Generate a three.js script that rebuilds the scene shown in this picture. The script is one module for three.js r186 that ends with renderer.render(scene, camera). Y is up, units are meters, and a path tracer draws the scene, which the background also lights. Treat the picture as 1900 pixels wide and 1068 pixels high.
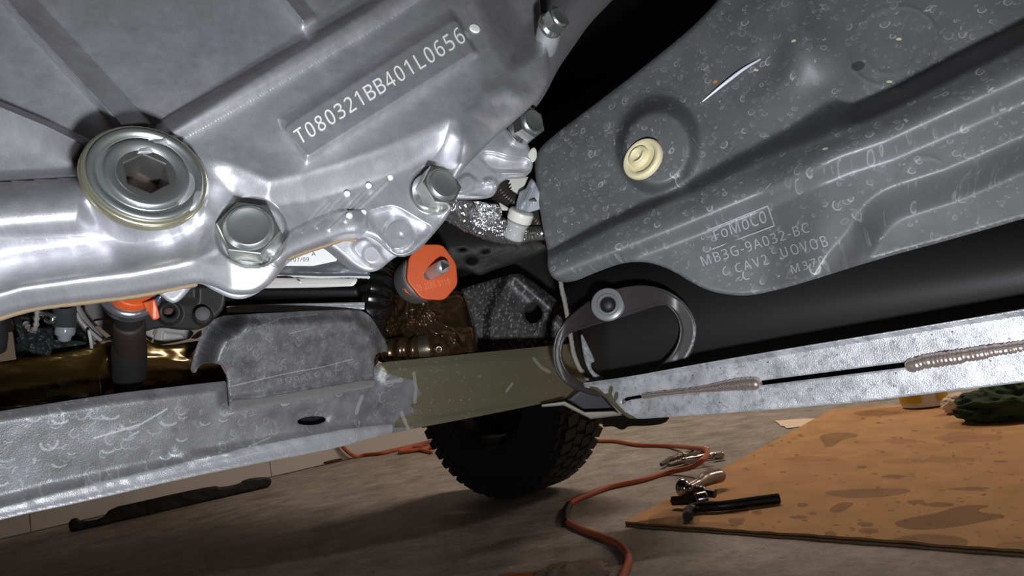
import * as THREE from 'three';
import { mergeGeometries, mergeVertices } from 'three/addons/utils/BufferGeometryUtils.js';
import { FontLoader } from 'three/addons/loaders/FontLoader.js';
import { TextGeometry } from 'three/addons/geometries/TextGeometry.js';
import { RoundedBoxGeometry } from 'three/addons/geometries/RoundedBoxGeometry.js';
import { ImprovedNoise } from 'three/addons/math/ImprovedNoise.js';
import { createNoise4D } from 'simplex-noise';
import { RectAreaLightUniformsLib } from 'three/addons/lights/RectAreaLightUniformsLib.js';

// ───────────────────────── camera, light, exposure
const W = 1900, H = 1068, FOV = 46, F = (H / 2) / Math.tan(FOV * Math.PI / 360);
const EXPOSURE = 1.0;
const ROLL = 9 * Math.PI / 180, PITCH = 6.4 * Math.PI / 180;
const V = (x, y, z) => new THREE.Vector3(x, y, z);
const CAM = V(0, 0.45, 0);
const fwd = V(0, Math.sin(PITCH), -Math.cos(PITCH)), up0 = V(0, Math.cos(PITCH), Math.sin(PITCH)), right0 = V(1, 0, 0);
const camR = right0.clone().multiplyScalar(Math.cos(ROLL)).addScaledVector(up0, -Math.sin(ROLL));
const camU = up0.clone().multiplyScalar(Math.cos(ROLL)).addScaledVector(right0, Math.sin(ROLL));

const scene = new THREE.Scene();
scene.background = new THREE.Color(0x000000);
const camera = new THREE.PerspectiveCamera(FOV, W / H, 0.02, 60);
camera.position.copy(CAM);
camera.quaternion.setFromRotationMatrix(new THREE.Matrix4().makeBasis(camR, camU, fwd.clone().negate()));
camera.updateMatrixWorld();
const renderer = new THREE.WebGLRenderer({ antialias: true });
renderer.toneMapping = THREE.LinearToneMapping;
renderer.toneMappingExposure = EXPOSURE;
renderer.shadowMap.enabled = true;
RectAreaLightUniformsLib.init();

// the lamps: work lamp held just below the lens, two warm garage tubes
const WORK_LAMP = { pos: [0.03, -0.065, 0.0], power: 0.76, colour: 0xf4f7ff };   // metres right / up / behind the lens
const TUBES = { power: 80, colour: 0xffe6d0 };

// pixel of the photograph -> view ray, point at a distance, point on a plane
const ray = (px, py) => fwd.clone().addScaledVector(camR, (px - W / 2) / F).addScaledVector(camU, -(py - H / 2) / F);
const at = (px, py, d) => ray(px, py).multiplyScalar(d).add(CAM);
const floorAt = (px, py, y = 0) => { const r = ray(px, py); return CAM.clone().addScaledVector(r, (y - CAM.y) / r.y); };
const slope = (d0, sx, sy) => (x, y) => d0 / (1 - sx * (x - W / 2) / F + sy * (y - H / 2) / F);
const flat = (d) => () => d;
const invLin = (x0, d0, x1, d1, sy = 0) => (x, y) => 1 / (1 / d0 + (1 / d1 - 1 / d0) * (x - x0) / (x1 - x0) + sy * (y - H / 2));
const onPlane = (o, n) => (x, y) => { const r = ray(x, y); return o.clone().sub(CAM).dot(n) / r.dot(n); };
const cam3 = (x, y, z) => CAM.clone().addScaledVector(camR, x).addScaledVector(camU, y).addScaledVector(fwd, -z);

// ───────────────────────── helpers
let seed = 7;
const rnd = () => { seed = (seed + 0x6d2b79f5) | 0; let t = Math.imul(seed ^ (seed >>> 15), 1 | seed); t = (t + Math.imul(t ^ (t >>> 7), 61 | t)) ^ t; return ((t ^ (t >>> 14)) >>> 0) / 4294967296; };
const pn = new ImprovedNoise();
const noise = (x, y, z = 0) => pn.noise(x + 31.7, y + 11.3, z + 5.1);
const fbm = (x, y, z = 0, o = 4) => { let s = 0, a = 0.5, f = 1; for (let i = 0; i < o; i++) { s += a * noise(x * f, y * f, z + i * 9.7); a *= 0.5; f *= 2.03; } return s; };
const clamp = (v, a = 0, b = 1) => Math.min(b, Math.max(a, v));
const smooth = (a, b, v) => { const t = clamp((v - a) / (b - a)); return t * t * (3 - 2 * t); };
const gauss = (d, s) => Math.exp(-(d * d) / (s * s));

const used = {};
function numbered(name) { const n = used[name] = (used[name] ?? -1) + 1; return n ? name + '_' + String(n).padStart(3, '0') : name; }
function shade(o) { o.castShadow = true; o.receiveShadow = true; return o; }
function tag(o, label, category, group) { o.userData.label = label; o.userData.category = category; if (group) o.userData.group = group; return o; }
function thing(name, label, category, base, group) {
  const g = new THREE.Group(); g.name = numbered(name); g.position.copy(base); scene.add(g);
  return tag(g, label, category, group);
}
// geometry in world coordinates -> mesh under a thing (or under one of its parts)
function part(parent, name, geo, mat, label) {
  const g = Array.isArray(geo) ? merge(geo) : geo;
  parent.updateWorldMatrix(true, false);
  g.applyMatrix4(parent.matrixWorld.clone().invert());
  const m = shade(new THREE.Mesh(g, mat)); m.name = name; parent.add(m);
  if (label) m.userData.label = label;
  return m;
}
function solo(name, geo, mat, label, category, group) {
  const g = Array.isArray(geo) ? merge(geo) : geo;
  g.computeBoundingBox(); const c = g.boundingBox.getCenter(V()); c.y = g.boundingBox.min.y;
  g.translate(-c.x, -c.y, -c.z);
  const m = shade(new THREE.Mesh(g, mat)); m.name = numbered(name); m.position.copy(c); scene.add(m);
  return tag(m, label, category, group);
}
function struct(name, geo, mat) {
  const m = shade(new THREE.Mesh(Array.isArray(geo) ? merge(geo) : geo, mat)); m.name = name; m.userData.kind = 'structure'; scene.add(m); return m;
}
function merge(list) {
  return mergeGeometries(list.map((g) => {
    const q = g.index ? g.toNonIndexed() : g;
    for (const k of Object.keys(q.attributes)) if (!['position', 'normal', 'uv'].includes(k)) q.deleteAttribute(k);
    if (!q.attributes.uv) q.setAttribute('uv', new THREE.BufferAttribute(new Float32Array(q.attributes.position.count * 2), 2));
    return q;
  }));
}
// closed polygon, corners cut round unless marked sharp ([x, y, 1])
function round(pts, n = 2) {
  let p = pts;
  for (let k = 0; k < n; k++) {
    const q = [];
    for (let i = 0; i < p.length; i++) {
      const a = p[(i + p.length - 1) % p.length], b = p[i], c = p[(i + 1) % p.length];
      if (b[2]) q.push(b); else { q.push([b[0] * 0.75 + a[0] * 0.25, b[1] * 0.75 + a[1] * 0.25], [b[0] * 0.75 + c[0] * 0.25, b[1] * 0.75 + c[1] * 0.25]); }
    }
    p = q;
  }
  return p;
}
// corners of a polygon cut to a radius in pixels
function fillet(pts, r) {
  const out = [], n = pts.length;
  for (let i = 0; i < n; i++) {
    const a = pts[(i + n - 1) % n], b = pts[i], c = pts[(i + 1) % n], la = Math.hypot(a[0] - b[0], a[1] - b[1]), lc = Math.hypot(c[0] - b[0], c[1] - b[1]), k = Math.min(r, la / 2, lc / 2);
    const p = [b[0] + (a[0] - b[0]) * k / la, b[1] + (a[1] - b[1]) * k / la], q = [b[0] + (c[0] - b[0]) * k / lc, b[1] + (c[1] - b[1]) * k / lc];
    for (let m = 0; m <= 5; m++) { const t = m / 5; out.push([p[0] * (1 - t) ** 2 + 2 * b[0] * t * (1 - t) + q[0] * t * t, p[1] * (1 - t) ** 2 + 2 * b[1] * t * (1 - t) + q[1] * t * t]); }
  }
  return out;
}
const ell = (cx, cy, a, b, rot = 0, n = 40) => Array.from({ length: n }, (_, i) => { const t = i / n * Math.PI * 2, x = a * Math.cos(t), y = b * Math.sin(t); return [cx + x * Math.cos(rot) - y * Math.sin(rot), cy + x * Math.sin(rot) + y * Math.cos(rot)]; });
function Poly(pts) {                                  // signed distance, negative inside
  const n = pts.length, X = pts.map((p) => p[0]), Y = pts.map((p) => p[1]);
  return (x, y) => {
    let d = 1e9, s = 1;
    for (let i = 0, j = n - 1; i < n; j = i++) {
      const ex = X[j] - X[i], ey = Y[j] - Y[i], wx = x - X[i], wy = y - Y[i];
      const t = clamp((wx * ex + wy * ey) / (ex * ex + ey * ey + 1e-9)), bx = wx - ex * t, by = wy - ey * t;
      d = Math.min(d, bx * bx + by * by);
      const c1 = y >= Y[i], c2 = y < Y[j], c3 = ex * wy > ey * wx;
      if ((c1 && c2 && c3) || (!c1 && !c2 && !c3)) s = -s;
    }
    return s * Math.sqrt(d);
  };
}
function Line(pts) {                                  // distance to an open line, with side (positive on its right when y points down) and share of its length
  return (x, y) => {
    let best = 1e18, side = 0, share = 0;
    for (let i = 0; i < pts.length - 1; i++) {
      const [ax, ay] = pts[i], [bx, by] = pts[i + 1], ex = bx - ax, ey = by - ay, wx = x - ax, wy = y - ay, q = clamp((wx * ex + wy * ey) / (ex * ex + ey * ey));
      const dx = wx - ex * q, dy = wy - ey * q, d = dx * dx + dy * dy;
      if (d < best) { best = d; side = ex * wy - ey * wx; share = (i + q) / (pts.length - 1); }
    }
    return { d: Math.sqrt(best), s: Math.sqrt(best) * Math.sign(side), t: share };
  };
}
// raised (positive) or sunk (negative) area: its wall runs from the outer to the inner outline
function step(outer, inner, h) {
  const o = Poly(outer), i = Poly(inner);
  return (x, y) => { const a = o(x, y); if (a >= 0) return 0; const b = i(x, y); return b <= 0 ? h : h * smooth(0, 1, -a / (b - a)); };
}
// A solid plate with an outline, holes, relief and a rounded rim. Outline and relief are given in photograph pixels, D gives the distance.
function sheet({ out, holes = [], D, relief, step: st = 5, edge = [6, 0.0015], thick = 0.004, soft = 2, dir }) {
  const po = round(out, soft), so = Poly(po), sh = holes.map((h) => Poly(h));
  const sd = (x, y) => { let s = so(x, y); for (const h of sh) s = Math.max(s, -h(x, y)); return s; };
  const xs = po.map((p) => p[0]), ys = po.map((p) => p[1]);
  const x0 = Math.min(...xs) - st, y0 = Math.min(...ys) - st, nx = Math.ceil((Math.max(...xs) + st - x0) / st) + 1, ny = Math.ceil((Math.max(...ys) + st - y0) / st) + 1;
  const S = new Float32Array(nx * ny);
  for (let j = 0; j < ny; j++) for (let i = 0; i < nx; i++) S[j * nx + i] = sd(x0 + i * st, y0 + j * st);
  const cx = xs.reduce((a, b) => a + b) / xs.length, cy = ys.reduce((a, b) => a + b) / ys.length;
  const O = at(cx, cy, D(cx, cy)), A = at(cx + 8, cy, D(cx + 8, cy)), B = at(cx, cy - 8, D(cx, cy - 8));
  const ex = A.clone().sub(O).normalize(), n = ex.clone().cross(B.clone().sub(O)).normalize(), ey = n.clone().cross(ex);
  const back = (dir ? dir.clone() : ray(cx, cy).normalize()).multiplyScalar(thick);
  const pos = [], uv = [], idx = [], rim = [], key = new Map();
  const point = (x, y) => {
    const s = sd(x, y), e = clamp(-s / edge[0]), drop = edge[1] * (1 - Math.sqrt(Math.max(0, 1 - (1 - e) * (1 - e))));
    return at(x, y, D(x, y) - (relief ? relief(x, y, s) : 0) + drop);
  };
  const vert = (k, x, y) => {
    let v = key.get(k);
    if (v === undefined) { v = pos.length / 3; key.set(k, v); const p = point(x, y); pos.push(p.x, p.y, p.z); const r = p.sub(O); uv.push(r.dot(ex), r.dot(ey)); }
    return v;
  };
  const C = [[0, 0], [1, 0], [1, 1], [0, 1]];
  for (let j = 0; j < ny - 1; j++) for (let i = 0; i < nx - 1; i++) {
    const s = C.map(([a, b]) => S[(j + b) * nx + i + a]);
    if (s[0] >= 0 && s[1] >= 0 && s[2] >= 0 && s[3] >= 0) continue;
    const loop = [], onEdge = [];
    for (let k = 0; k < 4; k++) {
      const [a, b] = C[k], [c, d] = C[(k + 1) % 4], i1 = i + a, j1 = j + b, i2 = i + c, j2 = j + d, sa = s[k], sb = s[(k + 1) % 4];
      if (sa < 0) { loop.push(vert(j1 * nx + i1, x0 + i1 * st, y0 + j1 * st)); onEdge.push(false); }
      if ((sa < 0) !== (sb < 0)) {
        const t = clamp(sa / (sa - sb), 0.02, 0.98), kk = 'e' + Math.min(j1 * nx + i1, j2 * nx + i2) + (j1 === j2 ? 'h' : 'v');
        loop.push(vert(kk, x0 + (i1 + (i2 - i1) * t) * st, y0 + (j1 + (j2 - j1) * t) * st)); onEdge.push(true);
      }
    }
    for (let k = 1; k < loop.length - 1; k++) idx.push(loop[0], loop[k + 1], loop[k]);
    for (let k = 0; k < loop.length; k++) { const l = (k + 1) % loop.length; if (onEdge[k] && onEdge[l]) rim.push(loop[k], loop[l]); }
  }
  const front = new THREE.BufferGeometry();
  front.setAttribute('position', new THREE.Float32BufferAttribute(pos, 3)); front.setAttribute('uv', new THREE.Float32BufferAttribute(uv, 2)); front.setIndex(idx); front.computeVertexNormals();
  const nor = front.attributes.normal.array, nv = pos.length / 3, P2 = [...pos], U2 = [...uv], N2 = Array.from(nor), I2 = [...idx];
  for (let k = 0; k < nv; k++) { P2.push(pos[k * 3] + back.x, pos[k * 3 + 1] + back.y, pos[k * 3 + 2] + back.z); N2.push(-nor[k * 3], -nor[k * 3 + 1], -nor[k * 3 + 2]); U2.push(uv[k * 2], uv[k * 2 + 1]); }
  for (let k = 0; k < idx.length; k += 3) I2.push(idx[k] + nv, idx[k + 2] + nv, idx[k + 1] + nv);
  // rim walls: own vertices, normals averaged along the outline
  const rn = new Map();
  const a3 = V(), b3 = V();
  for (let k = 0; k < rim.length; k += 2) {
    a3.fromArray(pos, rim[k] * 3); b3.fromArray(pos, rim[k + 1] * 3);
    const m = b3.clone().sub(a3).cross(back).normalize();
    for (const v of [rim[k], rim[k + 1]]) { if (!rn.has(v)) rn.set(v, V()); rn.get(v).add(m); }
  }
  const ri = new Map();
  for (const [v, m] of rn) {
    m.normalize(); ri.set(v, P2.length / 3);
    P2.push(pos[v * 3], pos[v * 3 + 1], pos[v * 3 + 2], pos[v * 3] + back.x, pos[v * 3 + 1] + back.y, pos[v * 3 + 2] + back.z);
    N2.push(m.x, m.y, m.z, m.x, m.y, m.z); U2.push(uv[v * 2], uv[v * 2 + 1], uv[v * 2] + thick, uv[v * 2 + 1] + thick);
  }
  for (let k = 0; k < rim.length; k += 2) { const a = ri.get(rim[k]), b = ri.get(rim[k + 1]); I2.push(a, b, b + 1, a, b + 1, a + 1); }
  const g = new THREE.BufferGeometry();
  g.setAttribute('position', new THREE.Float32BufferAttribute(P2, 3)); g.setAttribute('normal', new THREE.Float32BufferAttribute(N2, 3)); g.setAttribute('uv', new THREE.Float32BufferAttribute(U2, 2)); g.setIndex(I2);
  g.userData = { uvAt: (x, y) => { const r = at(x, y, D(x, y)).sub(O); return [r.dot(ex), r.dot(ey)]; }, normal: n, origin: O };
  return g;
}
const font = await new FontLoader().loadAsync('fonts/droid/droid_sans_mono_regular.typeface.json');
const fontSans = await new FontLoader().loadAsync('fonts/droid/droid_sans_regular.typeface.json');
// raised characters laid on a surface: quad = bottom left, bottom right, top right, top left in photograph pixels
function letters(text, f, quad, D, lift, spacing = 0) {
  const list = [];
  let x = 0;
  for (const c of text) {
    const w = f.data.glyphs[c]?.ha / f.data.resolution || 0.6;
    if (c !== ' ') { const g = new TextGeometry(c, { font: f, size: 1, depth: 0.05, curveSegments: 4, bevelEnabled: false }); g.translate(x, 0, 0); list.push(g); }
    x += w * (1 / 0.73) * 0.73 + spacing;
  }
  const g = merge(list); g.computeBoundingBox();
  const b = g.boundingBox, p = g.attributes.position;
  for (let i = 0; i < p.count; i++) {
    const u = (p.getX(i) - b.min.x) / (b.max.x - b.min.x), v = (p.getY(i) - b.min.y) / (b.max.y - b.min.y), z = p.getZ(i) / 0.05;
    const q = [0, 1].map((k) => (quad[0][k] * (1 - u) + quad[1][k] * u) * (1 - v) + (quad[3][k] * (1 - u) + quad[2][k] * u) * v);
    const w = at(q[0], q[1], D(q[0], q[1]) - lift * (z * 1.5 - 0.5));
    p.setXYZ(i, w.x, w.y, w.z);
  }
  g.computeVertexNormals();
  return g;
}
// round bar or hose through pixels [x, y, distance]
function hose(pts, r, seg = 40, rad = 10, wob) {
  const c = new THREE.CatmullRomCurve3(pts.map((p) => (p.isVector3 ? p : at(...p))), false, 'centripetal');
  return pipe(c, r, seg, rad, wob);
}
function pipe(c, r, seg, rad, wob, flatEnds) {
  const g = new THREE.TubeGeometry(c, seg, 1, rad, false), p = g.attributes.position, nn = g.attributes.normal;
  const R = typeof r === 'function' ? r : () => r;
  for (let i = 0; i < p.count; i++) {
    const t = Math.floor(i / (rad + 1)) / seg, o = c.getPointAt(t), k = R(t) + (wob ? wob(t, (i % (rad + 1)) / rad) : 0);
    p.setXYZ(i, o.x + nn.getX(i) * k, o.y + nn.getY(i) * k, o.z + nn.getZ(i) * k);
  }
  g.computeVertexNormals();
  const caps = [0, 1].map((t) => { if (flatEnds) { const q = c.getTangentAt(t), o = c.getPointAt(t); return along(new THREE.CylinderGeometry(R(t), R(t), 0.0004, rad), o, o.clone().add(q)); } const e = new THREE.SphereGeometry(R(t), rad, 6); e.translate(...c.getPointAt(t).toArray()); return e; });
  return merge([g, ...caps]);
}
// turned shape standing on the axis a -> b; profile = [share of the length, radius]
function turned(a, b, profile, seg = 32) {
  const L = b.distanceTo(a), g = new THREE.LatheGeometry(profile.map(([t, r]) => new THREE.Vector2(Math.max(r, 1e-5), t * L)), seg);
  return along(g, a, b);
}
function along(g, a, b) { return g.applyQuaternion(new THREE.Quaternion().setFromUnitVectors(V(0, 1, 0), b.clone().sub(a).normalize())).translate(a.x, a.y, a.z); }
function box(cx, cy, cz, w, h, d, r = 0.002) { return new RoundedBoxGeometry(w, h, d, 2, Math.min(r, w / 2.01, h / 2.01, d / 2.01)).translate(cx, cy, cz); }
function slab(a, b, c, d, th, nrm) {                   // box on four corners
  const v = [a, b, c, d].flatMap((q) => [q, q.clone().addScaledVector(nrm, th)]), p = [], f = (i, j, k, l) => [i, j, k, i, k, l].forEach((m) => p.push(...v[m].toArray()));
  f(0, 2, 4, 6); f(1, 7, 5, 3); f(0, 1, 3, 2); f(2, 3, 5, 4); f(4, 5, 7, 6); f(6, 7, 1, 0);
  const g = new THREE.BufferGeometry(); g.setAttribute('position', new THREE.Float32BufferAttribute(p, 3)); g.computeVertexNormals();
  g.setAttribute('uv', new THREE.Float32BufferAttribute(new Float32Array(p.length / 3 * 2), 2));
  return g;
}
function hexPrism(r, h, rr = 0) {                      // along +y, slightly chamfered top
  const s = new THREE.Shape(Array.from({ length: 6 }, (_, i) => new THREE.Vector2(r * Math.cos(i * Math.PI / 3), r * Math.sin(i * Math.PI / 3))));
  if (rr) s.holes.push(new THREE.Path(Array.from({ length: 24 }, (_, i) => new THREE.Vector2(rr * Math.cos(-i * Math.PI / 12), rr * Math.sin(-i * Math.PI / 12)))));
  return new THREE.ExtrudeGeometry(s, { depth: h, bevelEnabled: true, bevelSize: r * 0.05, bevelThickness: r * 0.05, bevelSegments: 2 }).rotateX(-Math.PI / 2);
}

// ───────────────────────── materials
function grain(size, fn, srgb) {                       // tileable grey texture
  const d = new Uint8Array(size * size * 4);
  for (let j = 0; j < size; j++) for (let i = 0; i < size; i++) { const v = fn(i / size, j / size), k = (j * size + i) * 4; const c = Array.isArray(v) ? v : [v, v, v]; for (let m = 0; m < 3; m++) d[k + m] = clamp(c[m]) * 255; d[k + 3] = 255; }
  const t = new THREE.DataTexture(d, size, size); t.wrapS = t.wrapT = THREE.RepeatWrapping; t.magFilter = THREE.LinearFilter; t.minFilter = THREE.LinearMipmapLinearFilter; t.generateMipmaps = true;
  if (srgb) t.colorSpace = THREE.SRGBColorSpace; t.needsUpdate = true; return t;
}
const n4 = createNoise4D(rnd);
const tile = (u, v, s) => { // noise that repeats over the unit square, about s features across
  const k = s / (2 * Math.PI) * 0.8, a = u * 2 * Math.PI, b = v * 2 * Math.PI;
  return 0.75 * n4(Math.cos(a) * k, Math.sin(a) * k, Math.cos(b) * k, Math.sin(b) * k);
};
const rep = (t, m) => { const q = t.clone(); q.repeat.set(1 / m, 1 / m); q.needsUpdate = true; return q; };
const T = {};
T.cast = grain(256, (u, v) => 0.5 + 0.35 * tile(u, v, 40) + 0.3 * tile(u, v, 90) + 0.12 * (rnd() - 0.5));
T.fine = grain(256, (u, v) => 0.5 + 0.3 * tile(u, v, 60) + 0.25 * (rnd() - 0.5));
T.blotch = grain(256, (u, v) => 0.9 + 0.06 * tile(u, v, 9) + 0.06 * tile(u, v, 26) + 0.05 * (rnd() - 0.5), true);
T.spangle = grain(512, (u, v) => { const a = tile(u, v, 60), b = tile(v, u, 95); return 0.74 + 0.3 * a + 0.28 * Math.sign(b) * Math.abs(b) ** 0.7 + 0.08 * (rnd() - 0.5); }, true);
const std = (color, roughness, metalness, extra = {}) => new THREE.MeshPhysicalMaterial({ color, roughness, metalness, side: THREE.DoubleSide, ...extra });
const lin = (r, g, b) => new THREE.Color().setRGB(r, g, b);
const M = {
  cast: std(lin(0.64, 0.64, 0.66), 0.44, 0.75, { bumpMap: rep(T.cast, 0.03), bumpScale: 0.00005, map: rep(T.blotch, 0.12) }),
  castRear: std(lin(0.66, 0.66, 0.68), 0.42, 0.55, { bumpMap: rep(T.cast, 0.03), bumpScale: 0.00005, map: rep(T.blotch, 0.1) }),
  zinc: std(lin(0.66, 0.68, 0.64), 0.24, 0.95),
  zincDull: std(lin(0.42, 0.45, 0.43), 0.34, 0.9),
  yellowZinc: std(lin(0.66, 0.64, 0.46), 0.26, 0.9),
  dot: std(lin(0.78, 0.8, 0.72), 0.5, 0.2),
  sealant: std(lin(0.17, 0.125, 0.07), 0.7, 0),
  black: std(lin(0.012, 0.012, 0.013), 0.5, 0),
  blackGloss: std(lin(0.012, 0.011, 0.01), 0.22, 0, { clearcoat: 0.6, clearcoatRoughness: 0.2 }),
  darkPlastic: std(lin(0.045, 0.046, 0.048), 0.42, 0, { bumpMap: rep(T.fine, 0.02), bumpScale: 0.00012 }),
  darkMetal: std(lin(0.06, 0.058, 0.055), 0.5, 0.5, { bumpMap: rep(T.cast, 0.03), bumpScale: 0.0002 }),
  rubber: std(lin(0.018, 0.017, 0.017), 0.72, 0),
  orange: std(lin(0.74, 0.115, 0.022), 0.45, 0),
  lightGrey: std(lin(0.5, 0.49, 0.46), 0.5, 0),
  white: std(lin(0.74, 0.73, 0.7), 0.5, 0),
};
// ───────────────────────── the garage
const w1 = V(0.757, 0, -0.653), w2 = V(0.653, 0, 0.757), B0 = V(-1.93, 0, -4.03);
const room = (a, b, y) => B0.clone().addScaledVector(w1, a).addScaledVector(w2, b).setY(y);
const roomTurn = Math.atan2(-w1.z, w1.x);
const RA0 = -4.2, RA1 = 4.4, RB = 6.6, RH = 2.75, TH = 0.12;
function roomBox(a0, a1, b0, b1, y0, y1) {
  const g = new THREE.BoxGeometry(a1 - a0, y1 - y0, b1 - b0); const p = g.attributes.position, u = g.attributes.uv;
  g.rotateY(roomTurn); const c = room((a0 + a1) / 2, (b0 + b1) / 2, (y0 + y1) / 2); g.translate(c.x, c.y, c.z);
  for (let i = 0; i < p.count; i++) u.setXY(i, p.getX(i) * 0.9 + p.getY(i), p.getZ(i) + p.getY(i) * 0.7);
  return g;
}
const concreteTex = (() => {
  const n = 1024, c = document.createElement('canvas'); c.width = c.height = n; const x = c.getContext('2d'), im = x.createImageData(n, n);
  for (let j = 0; j < n; j++) for (let i = 0; i < n; i++) {
    const u = i / n, v = j / n, k = (j * n + i) * 4;
    let s = 0.57 + 0.12 * tile(u, v, 14) + 0.07 * tile(u, v, 46) + 0.06 * tile(v, u, 120) + 0.07 * (rnd() - 0.5);
    if (rnd() < 0.0006) s *= 0.5;
    im.data[k] = 255 * clamp(s * 1.02); im.data[k + 1] = 255 * clamp(s * 0.985); im.data[k + 2] = 255 * clamp(s * 0.94); im.data[k + 3] = 255;
  }
  x.putImageData(im, 0, 0);
  for (let i = 0; i < 260; i++) { x.fillStyle = `rgba(50,42,34,${0.1 + rnd() * 0.3})`; x.beginPath(); x.ellipse(rnd() * n, rnd() * n, 1 + rnd() * 6, 1 + rnd() * 2.5, rnd() * 3, 0, 7); x.fill(); }
  for (let i = 0; i < 16; i++) { const gx = rnd() * n, gy = rnd() * n, r = 20 + rnd() * 70, g = x.createRadialGradient(gx, gy, 0, gx, gy, r); g.addColorStop(0, 'rgba(60,48,38,0.22)'); g.addColorStop(1, 'rgba(60,48,38,0)'); x.fillStyle = g; x.fillRect(gx - r, gy - r, 2 * r, 2 * r); }
  const t = new THREE.CanvasTexture(c); t.colorSpace = THREE.SRGBColorSpace; t.wrapS = t.wrapT = THREE.RepeatWrapping; return t;
})();
const concrete = std(0xffffff, 0.62, 0, { map: rep(concreteTex, 1.4), bumpMap: rep(T.cast, 0.25), bumpScale: 0.0005 });
const paint = std(lin(0.62, 0.6, 0.58), 0.8, 0, { bumpMap: rep(T.fine, 0.1), bumpScale: 0.0003 });
struct('floor', roomBox(RA0 - TH, RA1 + TH, -TH, RB + TH, -0.12, 0), concrete);
struct('ceiling', roomBox(RA0 - TH, RA1 + TH, -TH, RB + TH, RH, RH + TH), paint);
const wallLeft = new THREE.Group(); wallLeft.name = 'wall_left'; wallLeft.userData.kind = 'structure'; scene.add(wallLeft);
wallLeft.position.copy(room(0, 0, 0));
part(wallLeft, 'wall_core', roomBox(RA0 - TH, RA1 + TH, -TH, -0.012, 0, RH), paint);
for (let a = RA0; a < RA1; a += 1.22) part(wallLeft, 'wall_panel', roomBox(a - 0.31, Math.min(a + 0.905, RA1), -0.012, 0, 0.006, RH), paint);
struct('wall_back', roomBox(RA1, RA1 + TH, -TH, RB + TH, 0, RH), paint);
struct('wall_front', roomBox(RA0 - TH, RA0, -TH, RB + TH, 0, RH), paint);
struct('wall_right', roomBox(RA0 - TH, RA1 + TH, RB, RB + TH, 0, RH), paint);
// warm tubes under the ceiling
for (const [a, b, which] of [[1.9, 2.1, 'the one nearer the wall behind the tyre'], [3.3, 4.6, 'the one over the cardboard side']]) {
  const c = room(a, b, RH), t = thing('ceiling_lamp', 'long warm tube lamp under the garage ceiling, ' + which, 'lamp', c.clone().setY(RH - 0.09), 'tube lamps under the ceiling');
  part(t, 'housing', box(0, RH - 0.03, 0, 1.3, 0.06, 0.16, 0.01).rotateY(roomTurn).translate(c.x, 0, c.z), M.white);
  const gl = new THREE.MeshStandardMaterial({ color: 0x222222, emissive: TUBES.colour, emissiveIntensity: 4 });
  part(t, 'tube', box(0, RH - 0.075, 0, 1.2, 0.03, 0.1, 0.012).rotateY(roomTurn).translate(c.x, 0, c.z), gl);
  const l = new THREE.RectAreaLight(TUBES.colour, TUBES.power, 1.2, 0.12); l.position.copy(c).setY(RH - 0.095); l.rotation.set(-Math.PI / 2, 0, roomTurn, 'YXZ'); l.lookAt(c.x, 0, c.z); scene.add(l);
}
// hand lamp below the lens
function torch(name, label, pos, aim, power, colour, r) {
  const o = pos.isVector3 ? pos : cam3(...pos), d = aim.clone().sub(o).normalize(), t = thing(name, label, 'lamp', o);
  const back = o.clone().addScaledVector(d, -0.05);
  part(t, 'housing', turned(back, o, [[0, 0.001], [0, r * 0.7], [0.5, r * 0.75], [0.7, r * 1.15], [1, r * 1.2], [1, r], [0.9, r * 0.95]], 24), M.black);
  part(t, 'lens', turned(o.clone().addScaledVector(d, -0.006), o.clone().addScaledVector(d, -0.002), [[0, r * 0.96], [1, r * 0.9], [1, 0.0001]], 24), new THREE.MeshStandardMaterial({ color: 0x222222, emissive: colour, emissiveIntensity: 3 }));
  const l = new THREE.SpotLight(colour, power, 0, 1.25, 0.35, 2); l.position.copy(o).addScaledVector(d, 0.004); l.target.position.copy(aim); l.castShadow = true; l.shadow.radius = 0.5; scene.add(l, l.target);
}
torch('work_lamp', 'small black hand lamp held just below the camera', WORK_LAMP.pos, at(900, 420, 0.6), WORK_LAMP.power, WORK_LAMP.colour, 0.014);
// ───────────────────────── cast gearbox case
const DC = slope(0.293, 0.43, 0.5);
const caseNormal = (() => { const a = at(400, 300, DC(400, 300)), b = at(410, 300, DC(410, 300)), c = at(400, 290, DC(400, 290)); return b.sub(a).cross(c.sub(a)).normalize(); })();
const caseOut = [[-240, -120, 1], [994, -120, 1], [1000, -40], [1004, 40], [1012, 80], [1021, 112], [1018, 150], [1002, 180], [975, 207], [948, 230], [915, 258], [880, 292], [856, 318], [843, 338], [842, 372], [833, 400], [805, 434], [775, 467], [747, 479], [722, 470], [703, 448], [678, 436], [660, 443], [640, 441], [600, 454], [565, 465], [532, 478], [522, 500], [500, 530], [470, 547], [432, 547], [398, 532], [370, 523], [330, 531], [250, 546], [150, 558], [50, 572], [0, 586], [-60, 602], [-240, 650, 1]];
const plateOut = fillet([[510, 219], [838, 12], [891, 101], [568, 305]], 8), plateIn = fillet([[526, 238], [846, 37], [880, 96], [572, 291]], 6);
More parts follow.
